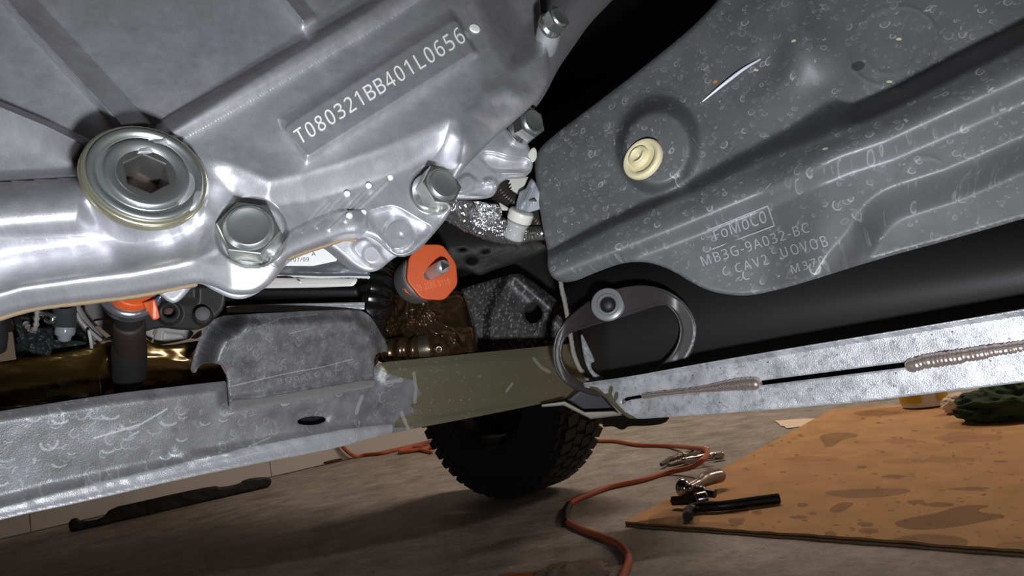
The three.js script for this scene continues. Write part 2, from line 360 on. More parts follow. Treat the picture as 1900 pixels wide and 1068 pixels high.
const caseRelief = (() => {
  const pocket = step([[-480, -480], [775, -480], [775, -80], [745, -8], [520, 122], [330, 240], [300, 262], [230, 268], [175, 296], [160, 326], [0, 336], [-480, 338]], [[-480, -480], [680, -480], [680, -80], [655, 0], [500, 92], [310, 212], [290, 236], [225, 246], [165, 272], [140, 308], [0, 317], [-480, 320]], -0.010);
  const ridge = Line([[262, 276], [312, 236], [420, 176], [560, 96], [690, 20], [920, -130]]);
  const inPocket = Poly([[-480, -480], [680, -480], [680, -80], [655, 0], [500, 92], [310, 212], [290, 236], [225, 246], [165, 272], [140, 308], [0, 317], [-480, 320]]);
  const ribs = [[[[-130, -180], [30, 22], [246, 256]], 44, 0.013, -1], [[[430, -124], [608, 96]], 26, 0.009, -1], [[[-260, 90], [90, 235], [188, 284]], 46, 0.014, 1]].map(([p, w, h, g]) => [Line(p), w, h, g]);
  const plug = step(ell(272, 353, 113, 107), ell(270, 333, 108, 86, 0.12), 0.011), sump = step(ell(270, 330, 56, 46), ell(270, 330, 48, 39), -0.024);
  const plateF = step(plateOut, plateIn, 0.0095);
  const pipeL = (x, y) => { const c = 388 - (x - 80) * 0.06, t = (y - c) / 54; return Math.abs(t) < 1 ? 0.013 * Math.sqrt(1 - t * t) * smooth(185, 140, x) : 0; };
  const seat1 = step(ell(466, 430, 70, 66), ell(468, 437, 58, 56), -0.008);
  const seat2 = step(ell(803, 352, 46, 46), ell(804, 355, 38, 39), -0.006);
  const shoulder = Line([[372, 300], [430, 318], [500, 345], [560, 335], [640, 312], [720, 284], [790, 254], [835, 232], [850, 262], [846, 330], [860, 420]]);
  const lug = step(round([[676, 396], [710, 384], [731, 381], [752, 390], [772, 402], [790, 413], [806, 421], [779, 448], [764, 466], [740, 474], [720, 463], [706, 440]], 1), round([[686, 399], [712, 391], [731, 389], [749, 398], [766, 411], [783, 420], [795, 424], [771, 442], [758, 459], [740, 467], [727, 457], [714, 437]], 1), -0.0045);
  const ring = step(ell(740, 434, 31, 33, 0.5), ell(740, 435, 26, 28, 0.5), 0.0028), dot = step(ell(744, 437, 5, 5), ell(744, 437, 2, 2), -0.001);
  const thin = [[[684, 344], [612, 424]], [[724, 329], [641, 408]], [[644, 359], [588, 420]], [[610, 372], [560, 428]]].map(Line);
  const arc = Line([[852, 300], [858, 255], [872, 212], [905, 180], [940, 170], [962, 178]]), bulge2 = Line([[870, 262], [900, 225], [940, 212]]);
  const lower = Line([[-260, 656], [-60, 602], [0, 586], [50, 572], [150, 558], [250, 546], [330, 531], [370, 523], [400, 532]]);
  const away = Poly(round([[862, -190], [880, 0], [925, 105], [948, 134], [1000, 100], [1080, 60], [1080, -190]], 2));
  const flangeEnd = Line([[520, 470], [560, 445], [600, 428], [640, 414], [655, 412]]);
  return (x, y, s) => {
    let h = pocket(x, y);
    const ip = smooth(0, -14, inPocket(x, y));
    if (ip > 0) for (const [l, w, k, g] of ribs) { const q = l(x, y).s * g; if (q > -10 && q < w) h += ip * k * (q < 0 ? 1 + q / 10 : clamp(1 - q / w)); }
    { const q = ridge(x, y); h += 0.0065 * Math.sqrt(Math.max(0, 1 - (q.s > 0 ? q.d / 30 : q.d / 16) ** 2)); }
    h += plug(x, y) + sump(x, y) + plateF(x, y) + pipeL(x, y);
    const r1 = Math.hypot(x - 466, (y - 440) * 1.05);
    h += 0.012 * gauss(r1, 105) * smooth(-10, 25, shoulder(x, y).s + 60) + seat1(x, y);
    // lower flange, groove above it
    if (x < 420) { const e = lower(x, y).d; h += smooth(430, 330, x) * (0.010 * gauss(e - 42, 30) - 0.008 * gauss(e - 102, 30)); }
    // shoulder: below it the case falls back towards its joint
    const sh = shoulder(x, y); if (sh.s > -18 && x > 360) h -= 0.013 * smooth(-18, 46, sh.s) * smooth(360, 440, x);
    if (x > 500 && x < 720) for (const l of thin) { const q = l(x, y); h += 0.0014 * gauss(q.d, 3.2); }
    if (x > 500 && x < 680 && y > 390) { const q = flangeEnd(x, y); h += 0.007 * Math.sqrt(Math.max(0, 1 - (q.d / 26) ** 2)); }
    // right end of the case turns away
    h -= 0.03 * smooth(8, -70, away(x, y));
    const a = arc(x, y); h += 0.007 * gauss(a.d, 26); h += 0.004 * gauss(bulge2(x, y).d, 24);
    h += 0.005 * gauss(Math.hypot(x - 985, y - 130), 42);
    h += seat2(x, y) + lug(x, y) + ring(x, y) + dot(x, y);
    h += 0.00025 * fbm(x / 70, y / 70);
    return h;
  };
})();
const caseGeo = sheet({ out: caseOut, D: DC, relief: caseRelief, step: 2.6, edge: [12, 0.005], thick: 0.0105 });
const gearbox = thing('gearbox_case', 'large pale cast aluminium gearbox case with a stamped serial plate, drain plug and hex bolts', 'gearbox', at(400, 300, DC(400, 300)));
part(gearbox, 'housing', caseGeo, M.cast);
const DS = (x, y) => DC(x, y) - caseRelief(x, y, -80);
part(gearbox, 'serial_number', letters('T080321BB401L0656', font, [[557, 268], [866, 76], [850, 49], [543, 243]], (x, y) => DC(x, y) - 0.0095, 0.00025, 0.06), M.dot, 'pale dot-stamped serial number T080321BB401L0656 in the recessed plate');
const caseAxis = caseNormal.clone();
const spot = (x, y, h = 0) => at(x, y, DS(x, y) - h);
part(gearbox, 'ejector_mark', turned(spot(880, 55, -0.001), spot(880, 55, -0.001).addScaledVector(caseAxis, 0.0014), [[0, 0.0029], [0.8, 0.0029], [1, 0.0024], [1, 0.0001]], 20), M.dot);
for (const [x, y] of [[684, 344], [724, 329], [644, 359], [674, 394], [648, 400]]) part(gearbox, 'ejector_pin_mark', turned(spot(x, y, -0.001), spot(x, y, 0.0012), [[0, 0.0014], [0.8, 0.0013], [1, 0.0001]], 10), M.dot);
// hex flange bolts
function flangeBolt(parent, c, ax, r, label, turn = 0.3) {
  const e = (k) => c.clone().addScaledVector(ax, k), g = new THREE.Group(); g.name = 'bolt'; g.position.copy(parent.worldToLocal(c.clone())); parent.add(g);
  if (label) g.userData.label = label;
  part(g, 'flange', turned(c, e(r * 0.42), [[-0.6, r * 0.9], [0, r * 1.02], [0.25, r], [0.6, r * 0.86], [1, r * 0.8], [1, 0.0001]], 36), M.zinc);
  part(g, 'hex_head', along(hexPrism(r * 0.93, r * 0.72).rotateY(turn).translate(0, 0, 0), e(r * 0.34), e(r)), M.zinc);
  part(g, 'crown', turned(e(r * 1.05), e(r * 1.28), [[0, r * 0.79], [0.4, r * 0.76], [0.85, r * 0.67], [1, r * 0.62], [0.75, r * 0.57], [0.62, r * 0.3], [0.6, 0.0001]], 36), M.zincDull);
  return g;
}
const px = (n, d) => n / F * d;
const tiltUp = (k, s = 0) => caseNormal.clone().addScaledVector(camU, -k).addScaledVector(camR, s).normalize();
{
  let d = DS(468, 440); flangeBolt(gearbox, at(466, 447, d + 0.001), tiltUp(0.12, -0.1), px(56, d), 'nearest hex bolt, low in its round seat beside the drain plug', 0.1);
  d = DS(804, 354); flangeBolt(gearbox, at(801, 361, d - 0.004), tiltUp(0.1, 0.2), px(40, d), 'hex bolt above the round boss', 0.5);
}
// drain plug with a hex socket
{
  const d = DC(270, 333) - 0.0125, c = at(270, 330, d), ax = tiltUp(-0.02, 0.28), e = (k) => c.clone().addScaledVector(ax, k), r = px(107, d);
  const g = new THREE.Group(); g.name = 'drain_plug'; g.position.copy(gearbox.worldToLocal(c.clone())); g.userData.label = 'zinc plated drain plug with a hex socket'; gearbox.add(g);
  part(g, 'washer', turned(c, e(0.0025), [[-0.6, r * 0.99], [0, r], [0.7, r * 0.99], [1, r * 0.95], [1, r * 0.8]], 48), M.yellowZinc);
  part(g, 'rim', turned(c, e(0.004), [[0.2, r * 0.9], [0.8, r * 0.9], [1, r * 0.87], [1, r * 0.78], [0.62, r * 0.745], [0.45, r * 0.71], [0.62, r * 0.68], [1, r * 0.655], [1.05, r * 0.6], [0.95, r * 0.5], [0.6, r * 0.42]], 56), M.zincDull);
  const hex = new THREE.Shape(Array.from({ length: 40 }, (_, i) => new THREE.Vector2(r * 0.5 * Math.cos(i * Math.PI / 20), r * 0.5 * Math.sin(i * Math.PI / 20))));
  hex.holes.push(new THREE.Path(Array.from({ length: 6 }, (_, i) => new THREE.Vector2(r * 0.405 * Math.cos(-i * Math.PI / 3 + 0.2), r * 0.405 * Math.sin(-i * Math.PI / 3 + 0.2)))));
  part(g, 'hex_socket', along(new THREE.ExtrudeGeometry(hex, { depth: 0.014, bevelEnabled: true, bevelSize: 0.0006, bevelThickness: 0.0006, bevelSegments: 2 }).rotateX(-Math.PI / 2).translate(0, -0.0115, 0), c, e(1)), std(lin(0.3, 0.3, 0.28), 0.3, 0.9));
  part(g, 'socket_floor', turned(e(-0.0125), e(-0.0105), [[0, r * 0.5], [1, r * 0.48], [0.4, r * 0.2], [0.2, 0.0001]], 30), std(lin(0.03, 0.014, 0.01), 0.5, 0.2));
}
// joint between the case halves
part(gearbox, 'sealant_bead', hose([[-20, 596], [50, 575], [150, 561], [250, 549], [320, 536], [362, 527]].map(([x, y]) => [x, y, DC(x, y) + 0.024]), 0.0011, 40, 6, (t, a) => 0.0003 * noise(t * 30, a * 3)), M.sealant);
part(gearbox, 'sealant_bead', hose([[528, 481], [565, 468], [600, 457], [640, 444], [660, 445]].map(([x, y]) => [x, y, DC(x, y) + 0.0235]), 0.0009, 24, 6, (t, a) => 0.0003 * noise(t * 20, a * 3)), M.sealant);

// rear half behind the joint
const DR = (x, y) => DC(x, y) + 0.024;
const rearOut = [[-240, 640], [-40, 588], [150, 560], [230, 549], [285, 537], [298, 548], [312, 560], [326, 563], [340, 550], [356, 530], [372, 524], [398, 540], [430, 555], [460, 554], [492, 535], [522, 500], [545, 478], [600, 455], [612, 456], [630, 470], [656, 493], [680, 505], [702, 503], [730, 478], [752, 470], [740, 420], [600, 380], [300, 480], [-40, 540], [-240, 590]];
const lugR = [step(round([[648, 459], [655, 448], [675, 437], [690, 446], [716, 476], [722, 490], [690, 500], [668, 484]], 1), round([[655, 461], [660, 452], [675, 443], [687, 450], [712, 478], [714, 486], [690, 494], [672, 480]], 1), 0.003), step(ell(692, 472, 21, 20), ell(692, 472, 17, 16), 0.002)];
const rear = solo('gearbox_rear_half', sheet({ out: rearOut, D: DR, relief: (x, y) => lugR[0](x, y) + lugR[1](x, y), step: 3, edge: [7, 0.003], thick: 0.02 }), M.castRear, 'wavy edged rear half of the aluminium gearbox behind its sealed joint', 'gearbox flange');

// engine side: stepped casting with its own bolts
const DE = slope(0.398, 0.3, 0.35);
const engOut = [[820, 300], [850, 290], [900, 255], [935, 232], [946, 222], [962, 212], [985, 205], [996, 212], [997, 236], [986, 256], [976, 264], [990, 284], [989, 312], [980, 325], [968, 331], [942, 331], [925, 341], [921, 358], [906, 370], [842, 370], [815, 370]];
const engF = [step(round([[885, 288], [905, 278], [950, 292], [982, 292], [987, 312], [978, 320], [914, 320], [902, 308]], 1), round([[892, 292], [906, 286], [948, 300], [978, 300], [980, 309], [973, 314], [916, 314], [906, 305]], 1), -0.006), step(ell(968, 240, 32, 34), ell(970, 232, 27, 22), 0.012), step(round([[842, 336], [858, 322], [868, 319], [878, 324], [892, 337], [866, 362], [842, 362]], 1), round([[848, 338], [860, 328], [868, 325], [876, 330], [884, 338], [862, 356], [848, 356]], 1), 0.003), step(ell(910, 336, 14, 8), ell(910, 336, 9, 5), 0.003), step(round([[866, 360], [895, 340], [921, 342], [916, 358], [904, 364]], 0), round([[874, 358], [897, 346], [915, 347], [911, 356], [902, 360]], 0), -0.003)];
const engine = thing('engine_block_corner', 'stepped aluminium corner of the engine block beside the black plastic shield', 'engine block', at(920, 300, DE(920, 300)));
part(engine, 'housing', sheet({ out: engOut, D: DE, relief: (x, y) => engF.reduce((h, f) => h + f(x, y), 0) + 0.004 * gauss(Math.hypot(x - 940, y - 275), 26), step: 2.5, edge: [7, 0.003], thick: 0.03 }), M.castRear);
{
  const ax = caseNormal.clone().addScaledVector(camU, -0.25).addScaledVector(camR, 0.3).normalize();
  let d = DE(970, 232) - 0.013; flangeBolt(engine, at(966, 237, d), ax, px(31, d), 'hex bolt on the round boss', 0.2);
  const g2 = part(engine, 'upper_boss', hose([[1012, 86, 0.385], [1016, 70, 0.378], [1020, 52, 0.372]], 0.0068, 8, 24), M.castRear);
  d = 0.368; flangeBolt(engine, at(1020, 48, d), ax.clone().addScaledVector(camU, 0.15).normalize(), px(25, d), 'hex bolt at the top edge', 0.4);
}
// grained grey heat shield curving up behind the case
solo('heat_shield', sheet({ out: [[985, -40, 1], [1175, -40, 1], [1125, 12], [1092, 46], [1062, 90], [1035, 128], [1014, 172], [995, 200], [975, 215], [960, 180]], D: slope(0.43, 0.2, 0.3), relief: (x, y) => 0.03 * gauss(Line([[1100, -40], [1030, 60], [1000, 190]])(x, y).d, 55), step: 5, edge: [8, 0.004], thick: 0.004 }), std(lin(0.16, 0.155, 0.155), 0.75, 0.15, { bumpMap: rep(T.fine, 0.012), bumpScale: 0.0006 }), 'grained dark grey heat shield curving up behind the gearbox case', 'heat shield');
// ───────────────────────── moulded plastic splash shield
const DP = slope(0.4437, -0.6, 0.35);
const shieldOut = [[1365, -40], [1300, 38], [1200, 120], [1100, 196], [1012, 262, 0], [992, 290], [993, 330], [1006, 420], [1018, 472], [1015, 492], [1022, 513], [1041, 525], [1070, 521], [1101, 507], [1149, 489], [1180, 485], [1213, 488], [1250, 503], [1283, 524], [1317, 540], [1347, 546], [1378, 549], [1411, 545], [1465, 532], [1533, 511], [1600, 490], [1664, 471], [1780, 440], [1960, 388], [2260, 300, 1], [2260, -140, 1], [1480, -140, 1]];
const shieldF = (() => {
  const grooveTop = [[985, 478], [1021, 466], [1105, 417], [1189, 377], [1260, 342], [1327, 308], [1395, 272], [1462, 236], [1530, 192], [1552, 184], [1585, 191], [1664, 158], [1766, 104], [1960, 5], [2300, -168]];
  const grooveLow = [[985, 494], [1021, 479], [1162, 411], [1230, 383], [1297, 357], [1445, 288], [1563, 250], [1664, 206], [1780, 148], [1960, 62], [2300, -100]];
  const top = Line(grooveTop), low = Line(grooveLow);
  const crest = Line([[985, 525], [1050, 498], [1250, 420], [1430, 345], [1500, 312], [1560, 285], [1640, 258], [1900, 138], [1960, 110], [2300, -48]]);
  const cup = step(ell(1223, 268, 81, 100, 0.12), ell(1219, 275, 57, 62, 0.1), 0.022), lip = Line([...ell(1223, 268, 80, 99, 0.12), [1304, 268]]);
  const shadeDip = Poly(round([[1530, 500], [1560, 464], [1590, 432], [1602, 402], [1640, 366], [1700, 346], [1790, 318], [2400, 40], [2400, 560], [1500, 560]], 2));
  const big = Line([...ell(1657, 85, 85, 70, -0.45), ell(1657, 85, 85, 70, -0.45)[0]]), small = Line([...ell(1657, 92, 52, 42, -0.45).slice(0, 24)]), tiny = Line([...ell(1119, 342, 19, 27, 0.2), ell(1119, 342, 19, 27, 0.2)[0]]);
  const arcR = Line(ell(1712, 330, 46, 38, -0.4).slice(18, 38)), dish = step(ell(1425, 120, 46, 70, 0.5), ell(1428, 118, 6, 10, 0.5), -0.0035);
  const lowEdge = Line([[1101, 507], [1149, 489], [1180, 485], [1213, 488], [1250, 503], [1283, 524], [1317, 540], [1378, 549], [1465, 532], [1600, 490], [1780, 440], [1960, 388]]);
  return (x, y, s) => {
    let h = 0;
    const a = top(x, y).s, b = low(x, y).s;                 // positive below
    // upper field drops through the groove wall, the bead below stands proud
    if (a > -4) {
      const rise = 0.025 + 0.020 * smooth(1400, 1540, x);
      if (b < 0) h += rise * smooth(0, 1, clamp(a / (a - Math.min(b, -0.01)))) ** 0.8;
      else { const c = crest(x, y), w = 27 + 0.03 * (x - 1000), k = b / (b + Math.max(1, -c.s));
        h += c.s < 0 ? rise + 0.006 * Math.sin(clamp(k) * Math.PI / 2) : rise - 0.007 + 0.013 * (0.5 + 0.5 * Math.cos(Math.min(1, c.s / w) * Math.PI)); }
    }
    h += cup(x, y) + 0.0009 * gauss(lip(x, y).d, 4);
    h -= 0.045 * smooth(16, -50, shadeDip(x, y)) * smooth(10, 70, crest(x, y).s);  // recess deepened to darken the lower right, in place of a cast shadow
    if (a < 0) { h += 0.0006 * (gauss(big(x, y).d, 2.6) + 0.7 * gauss(small(x, y).d, 2.6) + gauss(tiny(x, y).d, 2)); h += dish(x, y); h += 0.010 * gauss(x - 1480 - (y - 60) * 0.35, 55) * smooth(-20, -110, a); }
    else h += 0.0005 * gauss(arcR(x, y).d, 2.5);
    return h + 0.0006 * fbm(x / 120, y / 120);
  };
})();
const shieldGeo = sheet({ out: shieldOut, D: DP, relief: shieldF, step: 4, edge: [7, 0.003], thick: 0.004 });
const PP = shieldGeo.userData;
// painted surface of a plate: canvas over its own flat coordinates, in metres
function painted(geo, perMetre, paint, extra = {}) {
  const u = geo.attributes.uv; let a = 1e9, b = -1e9, c = 1e9, d = -1e9;
  for (let i = 0; i < u.count; i++) { const x = u.getX(i), y = u.getY(i); a = Math.min(a, x); b = Math.max(b, x); c = Math.min(c, y); d = Math.max(d, y); }
  const w = Math.min(2048, Math.round((b - a) * perMetre)), h = Math.min(2048, Math.round((d - c) * perMetre)), cv = document.createElement('canvas'); cv.width = w; cv.height = h;
  const x = cv.getContext('2d'), sx = w / (b - a), sy = h / (d - c);
  const spotAt = (px_, py_) => { const [p, q] = geo.userData.uvAt(px_, py_); return [(p - a) * sx, h - (q - c) * sy]; };
  paint(x, w, h, sx, spotAt);
  for (let i = 0; i < u.count; i++) u.setXY(i, (u.getX(i) - a) / (b - a), (u.getY(i) - c) / (d - c));
  const t = new THREE.CanvasTexture(cv); t.colorSpace = THREE.SRGBColorSpace; t.wrapS = t.wrapT = THREE.ClampToEdgeWrapping;
  const bump = (tex, m) => { const q = tex.clone(); q.repeat.set((b - a) / m, (d - c) / m); q.needsUpdate = true; return q; };
  return { map: t, bump };
}
// dried water marks: small open rings, drips and specks
function waterMarks(x, s, n, w, h, alpha, size, where) {
  x.lineCap = 'round';
  for (let i = 0; i < n; i++) {
    const cx = rnd() * w, cy = rnd() * h; if (where && rnd() > where(cx, cy)) continue;
    const r = s * size * (0.4 + rnd() * rnd() * 2.2), al = alpha * (0.25 + rnd() * 0.75), st = 0.6 + rnd() * 2.2, k = rnd();
    x.strokeStyle = x.fillStyle = `rgba(214,216,216,${al})`;
    x.lineWidth = Math.max(0.7, r * (0.10 + rnd() * 0.26));
    if (k < 0.54) { x.globalAlpha = 0.15; x.beginPath(); x.ellipse(cx, cy, r, r * (0.7 + rnd() * 0.5), 0, 0, 7); x.fill(); x.globalAlpha = 1; }
    x.beginPath();
    if (k < 0.5) x.ellipse(cx, cy, r, r * (0.7 + rnd() * 0.8), rnd() * 0.8 - 0.4, st - 1.4, st + 1.2 + rnd() * 1.6);
    else if (k < 0.54) x.ellipse(cx, cy, r * 0.7, r * 0.9, rnd(), 0, 7);
    else if (k < 0.85) { x.moveTo(cx, cy); x.quadraticCurveTo(cx + r * (rnd() - 0.2), cy - r * rnd(), cx + r * 2 * (rnd() - 0.3), cy - r * 1.2 * rnd()); }
    else { x.ellipse(cx, cy, r * 0.35, r * 0.25, rnd() * 3, 0, 7); x.fill(); continue; }
    x.stroke();
  }
}
function mottled(x, w, h, base, amp, cell) {
  const im = x.createImageData(w, h);
  for (let j = 0; j < h; j++) for (let i = 0; i < w; i++) {
    const k = (j * w + i) * 4, v = 1 + amp * (fbm(i / cell, j / cell, 3, 4) * 1.6 + 0.35 * (rnd() - 0.5));
    for (let m = 0; m < 3; m++) im.data[k + m] = clamp(base[m] * v / 255) * 255; im.data[k + 3] = 255;
  }
  x.putImageData(im, 0, 0);
}
const shieldPaint = painted(shieldGeo, 3400, (x, w, h, s, p) => {
  mottled(x, w, h, [91, 92, 92], 0.12, 90);
  const [lx, ly] = p(1080, 330);
  waterMarks(x, s, 5200, w, h, 0.5, 0.0010);
  waterMarks(x, s, 2900, w, h, 0.85, 0.0010, (cx, cy) => gauss(Math.hypot(cx - lx, cy - ly), 0.06 * s));
  const [tx, ty] = p(1400, 460); waterMarks(x, s, 260, w, h, 0.3, 0.0016, (cx, cy) => gauss(Math.hypot(cx - tx, (cy - ty) * 1.3), 0.035 * s));
  for (const [ax, ay] of [[1668, 73], [1402, 127], [1477, 92], [1550, 352], [1650, 152]]) { const [q, r] = p(ax, ay); x.fillStyle = 'rgba(214,205,170,.85)'; x.beginPath(); x.ellipse(q, r, 0.0014 * s, 0.0008 * s, 0.2, 0, 7); x.fill(); }
  { const [q, r] = p(1327, 152); x.fillStyle = '#c8803c'; x.beginPath(); x.ellipse(q, r, 0.0013 * s, 0.001 * s, -0.4, 0, 7); x.fill(); }
  { const [q, r] = p(1592, 123); x.fillStyle = 'rgba(40,40,42,.6)'; x.beginPath(); x.ellipse(q, r, 0.0034 * s, 0.003 * s, -0.4, 0, 7); x.fill(); }
});
const shieldMat = std(0xffffff, 0.45, 0, { clearcoat: 0.35, clearcoatRoughness: 0.5, map: shieldPaint.map, bumpMap: shieldPaint.bump(T.fine, 0.02), bumpScale: 0.0001, specularIntensity: 0.9 });
const shield = thing('splash_shield', 'large dark grey moulded plastic splash shield covered in dried water marks', 'splash shield', at(1400, 250, DP(1400, 250)));
part(shield, 'panel', shieldGeo, shieldMat);
const DPs = (x, y) => DP(x, y) - shieldF(x, y, -60);
const emboss = std(lin(0.27, 0.275, 0.28), 0.45, 0);
part(shield, 'lettering', [
  letters('FoMoCo', fontSans, [[1328, 446], [1424, 412], [1416, 382], [1322, 428]], DPs, 0.0003, 0.05),
  letters('MB3G-9A032-BC', fontSans, [[1305, 494], [1503, 430], [1497, 412], [1298, 476]], DPs, 0.0003, 0.12),
  letters('CAV2', fontSans, [[1366, 506], [1428, 489], [1420, 471], [1362, 490]], DPs, 0.0003, 0.2),
  letters('UOVOB', fontSans, [[1452, 478], [1538, 456], [1530, 436], [1446, 460]], DPs, 0.0003, 0.2),
  letters('M370', fontSans, [[1470, 508], [1532, 488], [1526, 474], [1466, 492]], DPs, 0.0002, 0.2),
], emboss, 'moulded lettering with a name and part number');
for (const l of [[[1312, 427], [1424, 382]], [[1322, 462], [1437, 418]], [[1424, 382], [1437, 418]]]) part(shield, 'name_frame', hose(l.flatMap((q, i) => i ? [[(l[0][0] + q[0]) / 2, (l[0][1] + q[1]) / 2], q] : [q]).map(([x, y]) => [x, y, DPs(x, y) + 0.0001]), 0.0004, 12, 6), emboss);
// cream push clip in its cup
{
  const c = at(1195, 297, DP(1195, 297) - 0.0228), n = PP.normal.clone().addScaledVector(camR, -0.34).addScaledVector(camU, 0.08).normalize(), e = (k) => c.clone().addScaledVector(n, k), cream = std(lin(0.68, 0.62, 0.38), 0.45, 0);
  const r = px(36.5, 0.44), g = new THREE.Group(); g.name = 'push_clip'; g.position.copy(shield.worldToLocal(c.clone())); g.userData.label = 'cream plastic push clip'; shield.add(g);
  part(g, 'rim', turned(c, e(0.004), [[0, r], [0.5, r * 1.02], [0.8, r * 0.98], [1, r * 0.9], [0.85, r * 0.72], [0.45, r * 0.66], [0.4, 0.0001]], 40), cream);
  const off = at(1189, 293, DP(1189, 293) - 0.0228);
  part(g, 'boss', turned(off.clone().addScaledVector(n, 0.001), off.clone().addScaledVector(n, 0.0042), [[0, r * 0.52], [0.8, r * 0.5], [1, r * 0.44], [1, r * 0.3], [0.7, r * 0.27], [0.7, r * 0.12], [0.4, r * 0.06], [0.3, 0.0001]], 32), cream);
  for (const k of [0.6, 3.7]) { const t = new THREE.TorusGeometry(r * 0.34, r * 0.055, 8, 16, 1.9).rotateZ(k).rotateX(-Math.PI / 2); part(g, 'latch_arc', along(t, off.clone().addScaledVector(n, 0.0043), off.clone().addScaledVector(n, 1)), cream); }
}
// loose bristle stuck to the shield
solo('plastic_bristle', hose([[1304, 188], [1328, 168], [1352, 149], [1380, 128], [1410, 110]].map(([x, y], i) => [x, y, DPs(x, y) - 0.001 - 0.002 * Math.sin(i / 4 * 3.1)]), (t) => 0.0009 * (0.5 + 0.7 * Math.sin(t * 3)), 30, 8), std(lin(0.72, 0.72, 0.8), 0.3, 0.1), 'thin white bristle lying across the upper plastic shield', 'bristle');
// ───────────────────────── galvanised crossmember
const DX = invLin(0, 0.385, 1050, 0.75, -0.0002);
const xOut = [[-300, 808, 1], [67, 752], [202, 731], [303, 719], [419, 706, 1], [423, 745, 1], [560, 725], [690, 700, 1], [696, 680, 1], [705, 672], [769, 666], [897, 653], [1032, 640], [1068, 636, 1], [1094, 722, 1], [1076, 730], [1059, 737], [964, 757], [863, 777], [772, 794], [685, 813], [640, 827], [560, 844], [505, 854], [337, 888], [168, 928], [0, 963], [-300, 1040, 1]];
const foldLine = [[-320, 1010], [-40, 942], [0, 930], [101, 905], [303, 860], [438, 828], [560, 806], [640, 792], [722, 785], [769, 770], [897, 751], [995, 733], [1076, 715], [1110, 708]];
const topLine = [[-320, 812], [-40, 768], [202, 731], [419, 706], [423, 745], [696, 700], [705, 672], [897, 653], [1068, 636]];
const xF = (() => {
  const fold = Line(foldLine), top = Line(topLine), groove = Line([[740, 788], [800, 772], [900, 756], [1000, 738], [1030, 737]]), dent = step(ell(578, 772, 46, 26, -0.1), ell(578, 774, 24, 9, -0.1), -0.003);
  const scar = Line([[330, 838], [380, 842], [425, 842]]), knock = [Line([[345, 850], [440, 828], [660, 792]]), Line([[500, 815], [600, 800], [720, 782]])];
  return (x, y, s) => {
    const f = fold(x, y).s;
    let h = 0.003 * smooth(-14, 4, f) + 0.018 * clamp(f / 70) + 0.002 * gauss(f - 10, 8);
    h -= 0.006 * smooth(22, 0, top(x, y).d);
    h += dent(x, y) + 0.0012 * gauss(knock[0](x, y).d, 5) + 0.0014 * gauss(scar(x, y).d, 9);
    if (x > 700) h -= 0.0025 * gauss(groove(x, y).d, 6);
    return h + 0.0006 * fbm(x / 60, y / 60) + (x < 740 ? 0.0008 * gauss(f - 12, 10) * noise(x / 22, y / 30) : 0);
  };
})();
const xGeo = sheet({ out: xOut, holes: [ell(578, 780, 27, 8, -0.08)], D: DX, relief: xF, step: 4, edge: [4, 0.0012], thick: 0.006, soft: 1 });
const galv = (x, w, h, s, p, base) => {
  mottled(x, w, h, base, 0.2, 60);
  for (let i = 0; i < 900; i++) { x.fillStyle = `rgba(${rnd() < 0.5 ? '190,194,196' : '70,72,74'},${0.04 + rnd() * 0.09})`; x.beginPath(); x.ellipse(rnd() * w, rnd() * h, s * 0.004 * (0.3 + rnd()), s * 0.002 * (0.3 + rnd()), rnd() * 3, 0, 7); x.fill(); }
};
const dashes = (x, p, s, pts, a = 0.7) => { x.strokeStyle = `rgba(225,226,226,${a})`; x.lineWidth = s * 0.0007; x.setLineDash([s * 0.002, s * 0.001]); x.beginPath(); pts.forEach(([u, v], i) => { const q = p(u, v); i ? x.lineTo(...q) : x.moveTo(...q); }); x.stroke(); x.setLineDash([]); };
